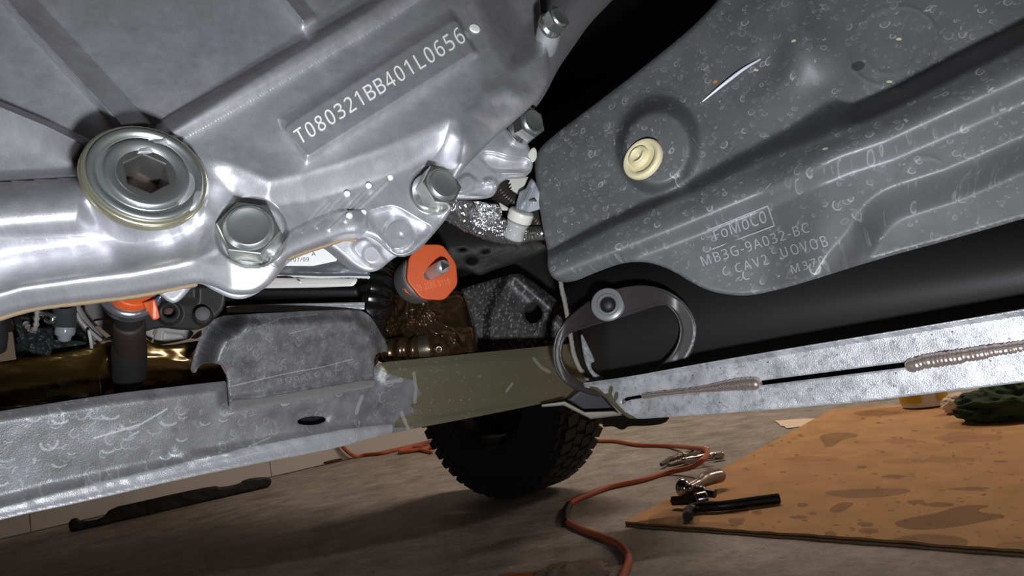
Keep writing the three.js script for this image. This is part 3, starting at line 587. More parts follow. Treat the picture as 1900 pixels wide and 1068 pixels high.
const xPaint = painted(xGeo, 3000, (x, w, h, s, p) => {
  galv(x, w, h, s, p, [142, 142, 143]);
  waterMarks(x, s, 3000, w, h, 0.6, 0.0020, (cx) => (cx < p(740, 750)[0] ? 1 : 0.1));
  // lower flange painted lighter, standing in for the lamplight it catches
  x.fillStyle = 'rgba(226,228,231,.55)'; x.beginPath(); [...foldLine.filter(([u]) => u < 760), [700, 900], [-300, 1200]].forEach(([u, v], i) => { const q = p(u, v); i ? x.lineTo(...q) : x.moveTo(...q); }); x.fill();
  // heavy drip marks
  for (let i = 0; i < 44; i++) { const [q, r] = p(rnd() * 440, 760 + rnd() * 140), z = s * (0.002 + rnd() * rnd() * 0.006); x.strokeStyle = `rgba(222,224,226,${0.25 + rnd() * 0.45})`; x.lineWidth = z * 0.3; x.beginPath(); x.ellipse(q, r, z, z * 0.7, 0, 0.3 + rnd() * 0.3, 2.6 + rnd() * 0.4); x.stroke(); }
  x.strokeStyle = 'rgba(226,228,230,.75)'; x.lineWidth = s * 0.0013; x.beginPath(); [[175, 812], [225, 798], [262, 786], [310, 758]].forEach(([u, v], i) => { const q = p(u, v); i ? x.lineTo(...q) : x.moveTo(...q); }); x.stroke();
  dashes(x, p, s, [[430, 842], [560, 815]], 0.5); dashes(x, p, s, [[455, 824], [500, 810]]);
  // olive-brown colour on the far end, with its own wavy border
  x.fillStyle = 'rgb(128,124,100)'; x.beginPath();
  [[700, 660], [712, 690], [745, 700], [768, 706], [782, 730], [760, 752], [775, 764], [740, 772], [722, 790], [790, 790], [880, 778], [980, 757], [1090, 735], [1130, 600], [900, 630]].forEach(([u, v], i) => { const q = p(u, v); i ? x.lineTo(...q) : x.moveTo(...q); }); x.fill();
  for (let i = 0; i < 260; i++) { const [q, r] = p(700 + rnd() * 390, 660 + rnd() * 130); x.fillStyle = `rgba(214,212,196,${0.1 + rnd() * 0.5})`; x.beginPath(); x.ellipse(q, r, s * 0.001 * (0.3 + rnd()), s * 0.0006, rnd(), 0, 7); x.fill(); }
  for (const l of [[[768, 692], [772, 720], [770, 745]], [[715, 710], [735, 706], [745, 705]], [[745, 765], [750, 795]], [[672, 735], [665, 752], [662, 765]], [[940, 725], [950, 712]], [[990, 665], [1005, 682], [1020, 690]]]) { x.strokeStyle = 'rgba(210,212,206,.6)'; x.lineWidth = s * 0.0035; x.lineCap = 'round'; x.beginPath(); l.forEach(([u, v], i) => { const q = p(u, v); i ? x.lineTo(...q) : x.moveTo(...q); }); x.stroke(); }
});
const xMat = std(0xffffff, 0.46, 0.35, { map: xPaint.map, bumpMap: xPaint.bump(T.cast, 0.04), bumpScale: 0.00025 });
const member = thing('crossmember', 'long galvanised steel crossmember with drip stains and an olive brown far end', 'crossmember', at(500, 780, DX(500, 780)));
part(member, 'channel', xGeo, xMat);
part(member, 'black_backing', sheet({ out: [[430, 752, 1], [680, 712, 1], [690, 780, 1], [440, 815, 1]], D: (x, y) => DX(x, y) + 0.035, step: 10, thick: 0.003 }), M.black);  // black sheet added so the hole in the channel reads dark
// pressed bracket welded on top
const DB = (x, y) => DX(x, y) - 0.006;
const brOut = [[352, 690], [358, 664], [365, 640], [374, 621], [388, 598], [405, 588], [421, 584], [505, 580], [600, 575], [665, 574], [680, 580], [691, 591], [705, 614], [718, 638], [720, 653, 1], [710, 652], [700, 655], [695, 663], [694, 680], [694, 712, 1], [560, 732], [425, 754, 1], [420, 690], [412, 678], [400, 674], [380, 673], [368, 680], [362, 692, 1]];
const brF = (() => { const side = Line([[350, 700], [372, 630], [390, 600], [421, 586]]), top = Line([[421, 584], [505, 580], [665, 574], [705, 612], [720, 650]]), foot = Line([[425, 745], [560, 727], [694, 705]]);
  return (x, y) => -0.032 * smooth(44, 0, side(x, y).d) - 0.012 * smooth(26, 0, top(x, y).d) + 0.003 * smooth(14, 0, foot(x, y).d) + 0.0006 * fbm(x / 50, y / 50); })();
const brGeo = sheet({ out: brOut, D: DB, relief: brF, step: 3, edge: [5, 0.0015], thick: 0.005, soft: 1 });
const brPaint = painted(brGeo, 4200, (x, w, h, s, p) => {
  galv(x, w, h, s, p, [128, 128, 128]);
  waterMarks(x, s, 1500, w, h, 0.42, 0.0013);
  dashes(x, p, s, [[430, 716], [520, 695], [600, 680], [655, 666]]); dashes(x, p, s, [[480, 606], [530, 592], [600, 586]], 0.4); dashes(x, p, s, [[540, 618], [580, 608]], 0.5);
});
part(member, 'raised_bracket', brGeo, std(0xffffff, 0.42, 0.35, { map: brPaint.map, bumpMap: brPaint.bump(T.cast, 0.04), bumpScale: 0.00025 }), 'domed pressed bracket with stamped characters and square notches');
part(member, 'stamped_characters', letters('BO02LE 01', fontSans, [[516, 712], [625, 694], [623, 685], [514, 702]], (x, y) => DB(x, y) - brF(x, y), 0.0004, 0.2), std(lin(0.42, 0.42, 0.42), 0.4, 0.4));
const weld = std(lin(0.72, 0.71, 0.69), 0.3, 0.6, { bumpMap: rep(T.cast, 0.02), bumpScale: 0.0006 });
part(member, 'weld_bead', hose([[437, 750], [460, 748], [520, 738], [600, 724], [688, 709]].map(([x, y]) => [x, y + 2, DX(x, y) - 0.0115]), (t) => 0.0036 * (t < 0.14 ? 1.25 - t * 2 : 0.95), 70, 10, (t, a) => 0.00025 * Math.sin(t * 200) + 0.0005 * noise(t * 24, a * 4)), weld);

// ───────────────────────── galvanised rail on the right
const DL = invLin(1100, 0.56, 1900, 0.36);
const rOut = [[1082, 710, 1], [1170, 698], [1260, 681], [1420, 653], [1584, 626], [1740, 600], [1960, 562], [2300, 504, 1], [2300, 660, 1], [1900, 709], [1750, 727], [1597, 746], [1430, 760], [1260, 772], [1172, 778], [1158, 771], [1128, 742], [1104, 722], [1085, 718, 1]];
const rF = (() => { const lip = Line([[1082, 714], [1260, 687], [1584, 632], [1740, 606], [1960, 570], [2320, 508]]), seam = Line([[1189, 735], [1300, 725], [1408, 711], [1685, 676], [1780, 660], [1960, 632], [2320, 574]]);
  return (x, y, s) => 0.004 * smooth(3, -3, lip(x, y).s) + 0.0045 * smooth(-5, 5, seam(x, y).s) * smooth(1185, 1230, x) - 0.004 * smooth(20, 0, s + 18) * 0 + 0.0004 * fbm(x / 50, y / 50); })();
const slotA = round([[1153, 749, 1], [1153, 744], [1158, 738], [1166, 736], [1189, 732, 1], [1192, 738, 1], [1170, 741], [1160, 745], [1156, 750, 1]], 1);
const gapB = [[1404, 707], [1683, 671], [1689, 680], [1408, 715]];
const rGeo = sheet({ out: rOut, holes: [slotA, gapB], D: DL, relief: rF, step: 3, edge: [3, 0.0008], thick: 0.005, soft: 1 });
const rPaint = painted(rGeo, 3600, (x, w, h, s, p) => {
  galv(x, w, h, s, p, [205, 206, 208]);
  for (let i = 0; i < 3600; i++) { x.fillStyle = `rgba(${rnd() < 0.55 ? '222,226,232' : '120,124,128'},${0.08 + rnd() * 0.22})`; x.beginPath(); x.ellipse(rnd() * w, rnd() * h, s * 0.0022 * (0.3 + rnd()), s * 0.001 * (0.4 + rnd()), rnd() * 3, 0, 7); x.fill(); }
  x.fillStyle = 'rgb(112,108,86)'; x.beginPath(); [[1095, 716], [1108, 718], [1122, 730], [1134, 728], [1138, 738], [1148, 752], [1160, 764], [1176, 772], [1186, 780], [1165, 784], [1090, 730]].forEach(([u, v], i) => { const q = p(u, v); i ? x.lineTo(...q) : x.moveTo(...q); }); x.fill();
  for (const [u, v] of [[1133, 724], [1143, 735]]) { const [q, r] = p(u, v); x.beginPath(); x.ellipse(q, r, s * 0.002, s * 0.004, 0.4, 0, 7); x.fill(); }
  for (let i = 0; i < 44; i++) { const [q, r] = p(1200 + rnd() * 700, 600 + rnd() * 150); x.fillStyle = 'rgba(30,30,30,.6)'; x.beginPath(); x.arc(q, r, s * 0.0004 * (0.5 + rnd()), 0, 7); x.fill(); }
});
const rail = thing('galvanised_rail', 'bright galvanised steel rail with weld beads and slots over the cardboard', 'frame rail', at(1500, 700, DL(1500, 700)));
part(rail, 'channel', rGeo, std(0xffffff, 0.4, 0.45, { map: rPaint.map, bumpMap: rPaint.bump(T.cast, 0.03), bumpScale: 0.0003 }));
const coppery = std(lin(0.9, 0.9, 0.9), 0.25, 0.75, { map: rep(grain(128, (u, v) => { const k = clamp(0.5 + 1.4 * tile(u, v, 16)); return [0.72 + 0.22 * k, 0.73 + 0.06 * k, 0.74 - 0.04 * k]; }, true), 0.3) });
part(rail, 'weld_bead', hose([[1196, 734], [1250, 728], [1310, 722], [1370, 714], [1402, 712]].map(([x, y]) => [x, y, DL(x, y) - 0.002]), (t) => 0.0022 + 0.0026 * smooth(0.4, 0.95, t), 120, 12, (t, a) => 0.00022 * Math.sin(t * 260) + 0.0005 * noise(t * 34, a * 5)), coppery);
part(rail, 'weld_bead', hose([[1694, 679], [1720, 672], [1780, 663], [1840, 653], [1950, 637], [2060, 620]].map(([x, y]) => [x, y, DL(x, y) - 0.002]), (t) => 0.0046 - 0.001 * smooth(0.2, 0.6, t), 120, 12, (t, a) => 0.00025 * Math.sin(t * 260) + 0.0006 * noise(t * 34, a * 5)), coppery);
// black sheet behind the slit, coloured for the dark inside the rail
part(rail, 'black_backing', sheet({ out: [[1140, 716, 1], [2280, 530, 1], [2280, 640, 1], [1180, 768, 1]], D: (x, y) => DL(x, y) + 0.03, step: 12, thick: 0.003 }), M.black);
// ───────────────────────── what hangs between the case and the crossmember
// vehicle body overhead and black backdrop sheet added for the dark depth inside
const wheelFoot = floorAt(918, 929), inward = V(-0.72, 0, 0.694).normalize(), along1 = V(0.694, 0, 0.72).normalize();
const veh = (a, b, y) => wheelFoot.clone().addScaledVector(inward, a).addScaledVector(along1, b).setY(y);
{
  const t = thing('vehicle_floor_pan', 'black ribbed vehicle floor pan overhead, above everything', 'floor pan', veh(0.9, 0.6, 0.9));
  const turn = Math.atan2(-inward.z, inward.x), c = veh(0.95, 0.7, 0.93);
  part(t, 'panel', box(0, 0, 0, 2.5, 0.05, 4.6, 0.02).rotateY(turn).translate(c.x, c.y, c.z), M.black);
  for (const b of [-0.9, -0.1, 0.7, 1.5]) { const q = veh(0.95, b, 0.895); part(t, 'rib', box(0, 0, 0, 2.2, 0.03, 0.12, 0.012).rotateY(turn).translate(q.x, q.y, q.z), M.black); }
}
solo('black_backdrop', sheet({ out: [[612, 440, 1], [860, 300], [1000, -60, 1], [1960, -60, 1], [1960, 590, 1], [1300, 690], [1180, 712], [1040, 690], [700, 690], [640, 600]], D: slope(1.15, -0.1, 0.1), relief: (x, y) => 0.02 * Math.sin(x / 60 + y / 90), step: 14, edge: [10, 0.01], thick: 0.02 }), M.black, 'black backdrop sheet added behind all parts for the dark engine bay', 'panel');

// subframe arm, speckled gusset
solo('subframe_arm', sheet({ out: [[755, 470], [770, 440], [830, 405], [900, 400], [1030, 425], [1030, 446], [1010, 470], [958, 488], [912, 502], [892, 512], [880, 508], [864, 500], [845, 499], [780, 520]], holes: [ell(875, 484, 10, 6), ell(858, 463, 6, 1.6, -0.1), ell(901, 467, 6, 1.6, -0.2)], D: slope(0.74, 0.1, 0.3), relief: (x, y) => 0.02 * gauss(y - 455 + (x - 880) * 0.05, 40) + 0.001 * fbm(x / 14, y / 14), step: 1.6, edge: [8, 0.004], thick: 0.012 }), std(lin(0.05, 0.047, 0.042), 0.6, 0.3), 'dark grey subframe arm with two slits and an oval hole under the foil hose', 'subframe');
const gusGeo = sheet({ out: [[820, 545], [850, 538], [880, 528], [935, 512], [962, 505], [985, 520], [1020, 545], [1050, 572], [1075, 610], [1075, 656, 1], [905, 664, 1], [900, 660], [890, 652], [880, 666, 1], [830, 668, 1]], holes: [round(ell(990, 582, 17, 19, 0.3, 8), 2)], D: slope(0.9, 0.15, 0.2), relief: (x, y) => 0.012 * smooth(6, -6, Line([[940, 505], [905, 580], [900, 660]])(x, y).s) + 0.006 * gauss(Line([[955, 510], [1080, 620]])(x, y).d, 14), step: 4, edge: [4, 0.002], thick: 0.008 });
const gusPaint = painted(gusGeo, 2600, (x, w, h, s) => {
  mottled(x, w, h, [66, 65, 64], 0.3, 26);
  for (let i = 0; i < 3200; i++) { x.fillStyle = `rgba(205,205,203,${rnd() * rnd() * 0.7})`; x.beginPath(); x.ellipse(rnd() * w, rnd() * h, s * 0.0012 * (0.3 + rnd()), s * 0.0018 * (0.3 + rnd()), rnd() * 0.6, 0, 7); x.fill(); }
});
solo('speckled_gusset', gusGeo, std(0xffffff, 0.42, 0.25, { map: gusPaint.map }), 'black steel gusset plate speckled with pale flecks around one round hole', 'gusset');

// orange capped ball stud on its grey base
{
  const c = at(797, 507, 0.56), n = fwd.clone().negate().addScaledVector(camU, 0.12).addScaledVector(camR, 0.36).normalize(), e = (k) => c.clone().addScaledVector(n, k);
  const ux = camR.clone().addScaledVector(n, -camR.dot(n)).normalize(), uy = n.clone().cross(ux).normalize();
  const q = (px_, py_) => { const p = at(px_, py_, onPlane(c, n)(px_, py_)).sub(c); return new THREE.Vector2(p.dot(ux), p.dot(uy)); };
  const t = thing('capped_ball_stud', 'orange octagonal plastic cap with a bright metal stud on a grey base', 'cap', e(-0.03));
  const basis = new THREE.Matrix4().makeBasis(ux, uy, n).setPosition(c);
  const oct = fillet([[759, 480], [778, 457], [818, 457], [842, 490], [845, 528], [822, 555], [782, 553], [755, 520]], 9).map((p) => q(...p));
  const s = new THREE.Shape(oct); s.holes.push(new THREE.Path(ell(795, 511, 11, 9, -0.3, 28).map((p) => q(...p))));
  part(t, 'cap_disc', new THREE.ExtrudeGeometry(s, { depth: 0.003, bevelEnabled: true, bevelSize: 0.0012, bevelThickness: 0.0014, bevelSegments: 3, curveSegments: 3 }).applyMatrix4(basis), M.orange);
  const g = new THREE.ExtrudeGeometry(new THREE.Shape(oct.map((v) => v.clone().multiplyScalar(0.9))), { depth: 0.004, bevelEnabled: false }).translate(0, 0, -0.0058).applyMatrix4(basis); part(t, 'cap_floor', g, std(lin(0.3, 0.05, 0.012), 0.6, 0));
  const b0 = at(771, 521, 0.585), b1 = e(-0.006); part(t, 'grey_base', turned(b0.clone().addScaledVector(n, -0.012), b1, [[0, 0.012], [0.05, 0.0175], [0.25, 0.0205], [0.8, 0.0208], [1, 0.0195], [1, 0.0001]], 40), std(lin(0.2, 0.195, 0.18), 0.5, 0.2));
  part(t, 'stud', turned(at(795, 510, 0.563), at(824, 493, 0.536), [[0, 0.0058], [0.85, 0.0056], [1, 0.0050], [1, 0.0001]], 24), std(lin(0.62, 0.6, 0.58), 0.35, 0.5));
  const tip = new THREE.CylinderGeometry(0.0046, 0.0046, 0.0006, 3, 1); part(t, 'stud_facet', along(tip, at(824, 493, 0.5356), at(830, 490, 0.53)), M.zinc);
  const lc = at(757, 542, 0.566), fl = (x, y, z) => lc.clone().addScaledVector(ux, x).addScaledVector(uy, y).addScaledVector(n, z);
  part(t, 'latch_tab', slab(fl(-0.004, 0.003, 0), fl(0.003, -0.001, 0), fl(0.004, -0.004, 0), fl(-0.003, 0, 0), 0.003, n), M.orange);
  part(t, 'latch_frame', hose([[748, 536, 0.566], [762, 543, 0.566], [768, 549, 0.566]], 0.0005, 8, 6), M.lightGrey);
  part(t, 'raised_lettering', letters('7E 2206 0118', fontSans, [[775, 540], [836, 527], [832, 516], [772, 529]], (x, y) => onPlane(e(0.0046), n)(x, y), 0.0002, 0.3), std(lin(0.82, 0.3, 0.15), 0.4, 0));
}
// crumpled glossy boot with a band clamp
{
  const film = std(lin(0.13, 0.08, 0.04), 0.24, 0.7, { clearcoat: 0.7, clearcoatRoughness: 0.12 });
  const D = slope(0.72, 0.05, 0.1), out = [[664, 522], [672, 506], [705, 500], [735, 505], [748, 520], [790, 540], [848, 536], [862, 545], [872, 572], [884, 610], [888, 645], [885, 668], [760, 676], [716, 674], [712, 655], [700, 620], [680, 580]];
  const neck = Line([[735, 690], [760, 650], [790, 645], [850, 640]]), seam = Line([[735, 600], [775, 590], [800, 560], [826, 548], [835, 530]]), split = Line([[712, 500], [722, 560], [742, 660]]);
  const f = (x, y) => {
    let h = 0.05 * Math.sqrt(Math.max(0, 1 - ((x - 800) / 92) ** 2)) * smooth(470, 540, y);
    const an = Math.atan2(y - 545, x - 760), rr = Math.hypot(x - 760, y - 545), q = fbm(x / 60, y / 60, 1, 2);
    h += 0.011 * (1 - 2.2 * Math.abs(noise(an * 2.6 + q * 1.4, rr / 70, 4))) + 0.0032 * (1 - 2 * Math.abs(noise(an * 5 + q * 2, rr / 60, 9))) + 0.0004 * noise(x / 11, y / 16, 3);
    h += 0.010 * smooth(5, -5, seam(x, y).s) - 0.02 * gauss(split(x, y).d, 9);
    return h;
  };
  const t = thing('crumpled_boot', 'crumpled glossy black brown rubber boot below the orange cap', 'boot', at(800, 640, 0.72));
  part(t, 'wrinkled_skin', sheet({ out, D, relief: f, step: 2.5, edge: [14, 0.02], thick: 0.02 }), film);
  const dB = 0.655, p = (x, y, d = dB) => at(x, y, d);
  part(t, 'bellows_neck', hose([[728, 652, 0.655], [752, 648, 0.648], [785, 648, 0.645], [812, 644, 0.650]], (q) => 0.011 + 0.0016 * Math.sin(q * 26), 60, 20), film);
  part(t, 'clamp_band', [turned(p(779, 648, 0.646), p(799, 645, 0.646), [[0, 0.0128], [0.05, 0.0135], [0.95, 0.0135], [1, 0.0128]], 36)], std(lin(0.2, 0.17, 0.12), 0.3, 0.8));
  part(t, 'clamp_screw', turned(p(812, 646, 0.632), p(815, 648, 0.625), [[0, 0.004], [0.8, 0.004], [1, 0.0034], [1, 0.0015], [0.7, 0.0001]], 8), std(lin(0.3, 0.24, 0.17), 0.3, 0.9));
}
// foil wrapped hose with its clear quick connector
{
  const foil = std(lin(0.7, 0.7, 0.7), 0.2, 0.95);
  const D = 0.47, path = [[820, 372, 0.45], [845, 385, 0.455], [880, 408, D], [915, 423, D], [945, 430, D], [965, 433, D + 0.005]];
  solo('foil_hose', [hose(path, (t) => 0.0104 - 0.003 * t, 240, 60, (t, a) => 0.0020 * (0.5 - 1.6 * Math.abs(noise(t * 16, Math.sin(a * 6.28) * 3, Math.cos(a * 6.28) * 3))) + 0.0011 * (0.5 - 1.6 * Math.abs(noise(t * 44, Math.sin(a * 6.28) * 8, Math.cos(a * 6.28) * 8)))),
    sheet({ out: [[842, 374], [880, 372], [918, 376], [930, 384], [932, 405], [915, 412], [885, 404], [862, 390]], D: flat(0.463), relief: (x, y) => 0.006 * (0.5 - 1.5 * Math.abs(noise(x / 13, y / 13, 4))) + 0.003 * (0.5 - 1.5 * Math.abs(noise(x / 5, y / 5, 4))), step: 1.5, edge: [4, 0.001], thick: 0.002 }),
    hose([[975, 436, D + 0.005], [992, 433, D + 0.01], [1012, 432, D + 0.012], [1040, 432, D + 0.012]], 0.0052, 40, 20, (t, a) => 0.0010 * fbm(t * 16, a * 9, 2, 3))], foil, 'crinkled silver foil sleeve around a hose under the engine corner', 'hose');
  const a = at(951, 443, 0.462), b = at(969, 391, 0.455), cl = std(lin(0.62, 0.63, 0.62), 0.22, 0, { transmission: 0.35, thickness: 0, clearcoat: 0.5 }), L = px(54, 0.46);
  const t = thing('quick_connector', 'cloudy clear plastic quick connector joining the foil wrapped hose', 'connector', a);
  part(t, 'body', turned(a, a.clone().lerp(b, 0.62), [[0, 0.0001], [0, 0.0066], [0.15, 0.0076], [0.5, 0.0064], [0.8, 0.0070], [1, 0.0078], [1, 0.0001]], 36), cl);
  part(t, 'collar', turned(a.clone().lerp(b, 0.64), b, [[0, 0.0001], [0, 0.0078], [0.1, 0.0086], [0.85, 0.0086], [1, 0.0078], [1, 0.0001]], 36), std(lin(0.72, 0.7, 0.62), 0.25, 0, { clearcoat: 0.6 }), 'milky collar');
}
// corrugated conduit, plug, pale bracket plate
{
  const con = std(lin(0.05, 0.042, 0.035), 0.25, 0.4);
  solo('corrugated_conduit', hose([[920, 338, 0.47], [935, 360, 0.475], [958, 378, 0.48], [985, 400, 0.49], [1002, 418, 0.5], [1030, 440, 0.51]], (t) => 0.0088, 150, 16, (t) => 0.0011 * Math.sin(t * 190)), con, 'black corrugated conduit behind the pale plug', 'conduit');
  const D = 0.455, t = thing('wiring_plug', 'pale grey plastic wiring plug with a locking slot against the black shield', 'plug', at(980, 370, D)), pl = std(lin(0.3, 0.32, 0.34), 0.4, 0);
  part(t, 'shell', sheet({ out: [[964, 356, 1], [976, 349, 1], [984, 331], [990, 333], [994, 340], [1008, 372, 1], [1010, 386], [982, 394, 1], [957, 386, 1], [958, 376]], D: flat(D), relief: (x, y) => 0.006 * gauss(Line([[990, 340], [966, 390]])(x, y).d, 9) + 0.0006 * Math.sin(x * 1.6) * smooth(370, 376, y), step: 1.5, edge: [3, 0.001], thick: 0.012, soft: 1 }), pl);
  part(t, 'locking_lever', sheet({ out: [[971, 372, 1], [975, 377, 1], [988, 349, 1], [983, 346, 1]], D: flat(D - 0.006), step: 1, edge: [1, 0.0004], thick: 0.003, soft: 0 }), std(lin(0.12, 0.13, 0.14), 0.4, 0));
  part(t, 'slot', sheet({ out: [[981, 370], [992, 367], [997, 374], [983, 373]], D: flat(D - 0.0046), step: 1, edge: [1, 0.0004], thick: 0.003, soft: 0 }), M.black);
  solo('pale_bracket', [sheet({ out: [[924, 338, 1], [945, 328], [980, 328, 1], [972, 352, 1], [962, 361, 1]], D: flat(0.468), step: 2, edge: [2, 0.0006], thick: 0.003, soft: 0 }), sheet({ out: [[925, 374, 1], [946, 387, 1], [944, 391], [930, 390, 1]], D: flat(0.464), step: 2, edge: [2, 0.0006], thick: 0.003, soft: 0 })], std(lin(0.42, 0.42, 0.36), 0.5, 0), 'pale olive grey bracket plate between engine corner and conduit', 'bracket');
  solo('clip_tab', sheet({ out: [[976, 290], [988, 272], [996, 276], [996, 296], [985, 304]], D: flat(0.43), step: 2, edge: [2, 0.0006], thick: 0.004 }), std(lin(0.5, 0.49, 0.42), 0.5, 0), 'small cream tab squeezed between engine corner and shield', 'clip');
}
// dark control module with its label, pale bottom plate, beam and bright strip
{
  const D = slope(0.40, 0.12, 0.15), t = thing('control_module', 'dark grey control module with a white date label above the crossmember', 'module', at(590, 500, 0.4));
  part(t, 'case', sheet({ out: [[420, 440, 1], [640, 440, 1], [690, 490, 1], [686, 512, 1], [600, 512], [480, 509, 1], [420, 506, 1]], D, relief: (x, y) => 0.0015 * fbm(x / 40, y / 12), step: 4, edge: [4, 0.002], thick: 0.03, soft: 0 }), std(lin(0.075, 0.08, 0.086), 0.4, 0.2));
  part(t, 'label_sticker', sheet({ out: [[440, 440, 1], [616, 440, 1], [622, 455], [628, 493, 0], [440, 493, 1]], D: (x, y) => D(x, y) - 0.0035, step: 4, edge: [1, 0.0001], thick: 0.0008, soft: 1 }), M.white);
  part(t, 'label_print', [letters('A', fontSans, [[578, 474], [586, 474], [586, 467], [578, 467]], (x, y) => D(x, y) - 0.0036, 0.00012), letters('21/07/09', fontSans, [[527, 486], [573, 484.5], [573, 477], [527, 478.5]], (x, y) => D(x, y) - 0.0036, 0.00012, 0.1)], M.black);
  part(t, 'peeling_edge', hose([[500, 512, 0.395], [530, 508, 0.393], [548, 511, 0.392], [600, 514, 0.393], [640, 512, 0.394], [684, 514, 0.395]], 0.001, 60, 6, (q, a) => 0.0006 * noise(q * 40, a * 4)), M.lightGrey);
  const plate = std(lin(0.44, 0.42, 0.39), 0.5, 0.1);
  part(t, 'bottom_plate', sheet({ out: [[420, 514, 1], [560, 516], [664, 516, 1], [660, 528], [650, 532], [420, 536, 1]], D: (x, y) => D(x, y) + 0.01, step: 4, edge: [2, 0.0006], thick: 0.01, soft: 1 }), plate);
  const sc = at(556, 524, 0.4); part(t, 'screw', turned(sc, sc.clone().addScaledVector(fwd, -0.004), [[0, 0.0026], [0.7, 0.0026], [1, 0.002], [1, 0.0001]], 14), M.zinc);
  solo('support_beam', sheet({ out: [[400, 534, 1], [664, 532, 1], [668, 560, 1], [690, 572, 1], [690, 600, 1], [400, 604, 1], [392, 560]], D: flat(0.62), relief: (x, y) => 0.004 * gauss(y - 556, 4), step: 4, edge: [4, 0.003], thick: 0.03, soft: 0 }), M.black, 'black beam behind the pressed bracket of the crossmember', 'beam');
  solo('bright_strip', sheet({ out: [[420, 568, 1], [450, 565], [677, 560, 1], [676, 574, 1], [560, 577], [421, 580, 1]], D: flat(0.575), relief: (x, y) => 0.0014 * gauss(y - 566 + (x - 550) * 0.02, 3.5) + 0.0005 * noise(x / 9, y / 4), step: 2, edge: [2, 0.0006], thick: 0.006, soft: 0 }), std(lin(0.62, 0.63, 0.66), 0.35, 0.35), 'bright metal strip along the top of the pressed bracket', 'strip');
  solo('taped_harness', hose([[672, 660, 0.63], [684, 600, 0.63], [694, 550, 0.64], [704, 500, 0.66]], (q) => 0.016 + 0.004 * q, 60, 18, (q, a) => 0.0022 * noise(q * 12, a * 6) + 0.001 * Math.sin(q * 60 + a * 6.28)), M.blackGloss, 'black tape wrapped wiring harness left of the crumpled boot', 'wiring harness');
}
// dark tank with its strap and felt strip
{
  const D = (x, y) => 1 / (1 / 0.74 + (1 / 0.50 - 1 / 0.74) * (x - 1050) / 850);
  const axis = Line([[1030, 640], [2320, 446]]);
  solo('black_tank', sheet({ out: [[1046, 540], [1050, 524], [1075, 505], [1120, 470], [1300, 440], [2300, 270, 1], [2300, 590, 1], [1500, 720], [1120, 740], [1094, 720], [1080, 690], [1066, 650], [1054, 600]], D, relief: (x, y) => { const s = axis(x, y).s / 150; return 0.10 * Math.sqrt(Math.max(0, 1 - Math.min(1, s * s))) - 0.05 * smooth(90, 0, x - 1040) + 0.02 * smooth(1240, 1320, x + 0.2 * (y - 600)) * 0; }, step: 6, edge: [16, 0.02], thick: 0.04 }), std(lin(0.022, 0.02, 0.019), 0.5, 0, { bumpMap: rep(T.fine, 0.03), bumpScale: 0.0001 }), 'smooth black tank wall in shadow behind the flat strap', 'tank');
  const SD = (x, y) => 0.63 - 0.055 * smooth(1040, 1160, x) + 0.00002 * (y - 600) - 0.03 * smooth(1140, 1260, x);
  const t = thing('flat_strap', 'flat black rubber strap curling in a ring with one clear rivet', 'strap', at(1140, 600, 0.55));
  const band = [[1047, 596], [1071, 574], [1100, 553], [1122, 542], [1144, 535], [1177, 529], [1205, 529], [1236, 537], [1263, 553], [1282, 574], [1293, 597], [1294, 623], [1287, 648], [1272, 672], [1255, 700], [1215, 725], [1190, 718], [1205, 700], [1214, 687], [1236, 668], [1252, 648], [1260, 629], [1262, 609], [1257, 590], [1247, 576], [1232, 563], [1189, 577], [1148, 591], [1106, 602], [1071, 613], [1055, 619], [1047, 629], [1043, 644], [1042, 662], [1049, 683], [1063, 701], [1086, 713], [1120, 722], [1118, 738], [1090, 731], [1065, 722], [1047, 710], [1032, 691], [1025, 668], [1025, 644], [1032, 617]];
  part(t, 'band', sheet({ out: band, D: SD, relief: (x, y, s) => 0.0012 * smooth(-5, -2, s), step: 2.5, edge: [4, 0.0016], thick: 0.004, soft: 1 }), std(lin(0.055, 0.048, 0.046), 0.38, 0));
  const rc = at(1128, 565, SD(1128, 565) - 0.0065), rn = fwd.clone().negate().addScaledVector(camU, 0.15).addScaledVector(camR, -0.25).normalize(), re = (k) => rc.clone().addScaledVector(rn, k);
  part(t, 'rivet', turned(rc, re(0.004), [[0, 0.0142], [0.35, 0.0142], [0.5, 0.0128], [0.55, 0.0100], [0.75, 0.0094], [1, 0.0080], [0.95, 0.0072], [0.3, 0.0064]], 40), std(lin(0.24, 0.24, 0.24), 0.3, 0, { clearcoat: 0.5 }));
  part(t, 'rivet_core', turned(rc, re(0.0035), [[0.2, 0.0064], [0.6, 0.0056], [1, 0.003], [1, 0.0001]], 24), M.black);
  solo('felt_strip', hose([[1040, 522, 0.635], [1043, 540, 0.635], [1049, 566, 0.64], [1055, 600, 0.645], [1060, 632, 0.65], [1066, 662, 0.65], [1080, 690, 0.65], [1090, 702, 0.65]], 0.0022, 70, 8, (q, a) => 0.0009 * noise(q * 40, a * 5)), std(lin(0.34, 0.32, 0.27), 0.95, 0), 'frayed beige felt strip hanging along the edge of the black tank', 'felt strip');
  solo('grey_edge_flap', sheet({ out: [[1076, 612], [1086, 630], [1098, 655], [1105, 672], [1095, 672], [1100, 690], [1128, 704], [1112, 710], [1092, 690], [1082, 660]], D: flat(0.585), relief: (x, y) => 0.002 * fbm(x / 9, y / 12), step: 2.5, edge: [3, 0.001], thick: 0.002 }), std(lin(0.22, 0.225, 0.23), 0.5, 0), 'scuffed grey flap along the torn edge of the tank cover', 'flap');
}
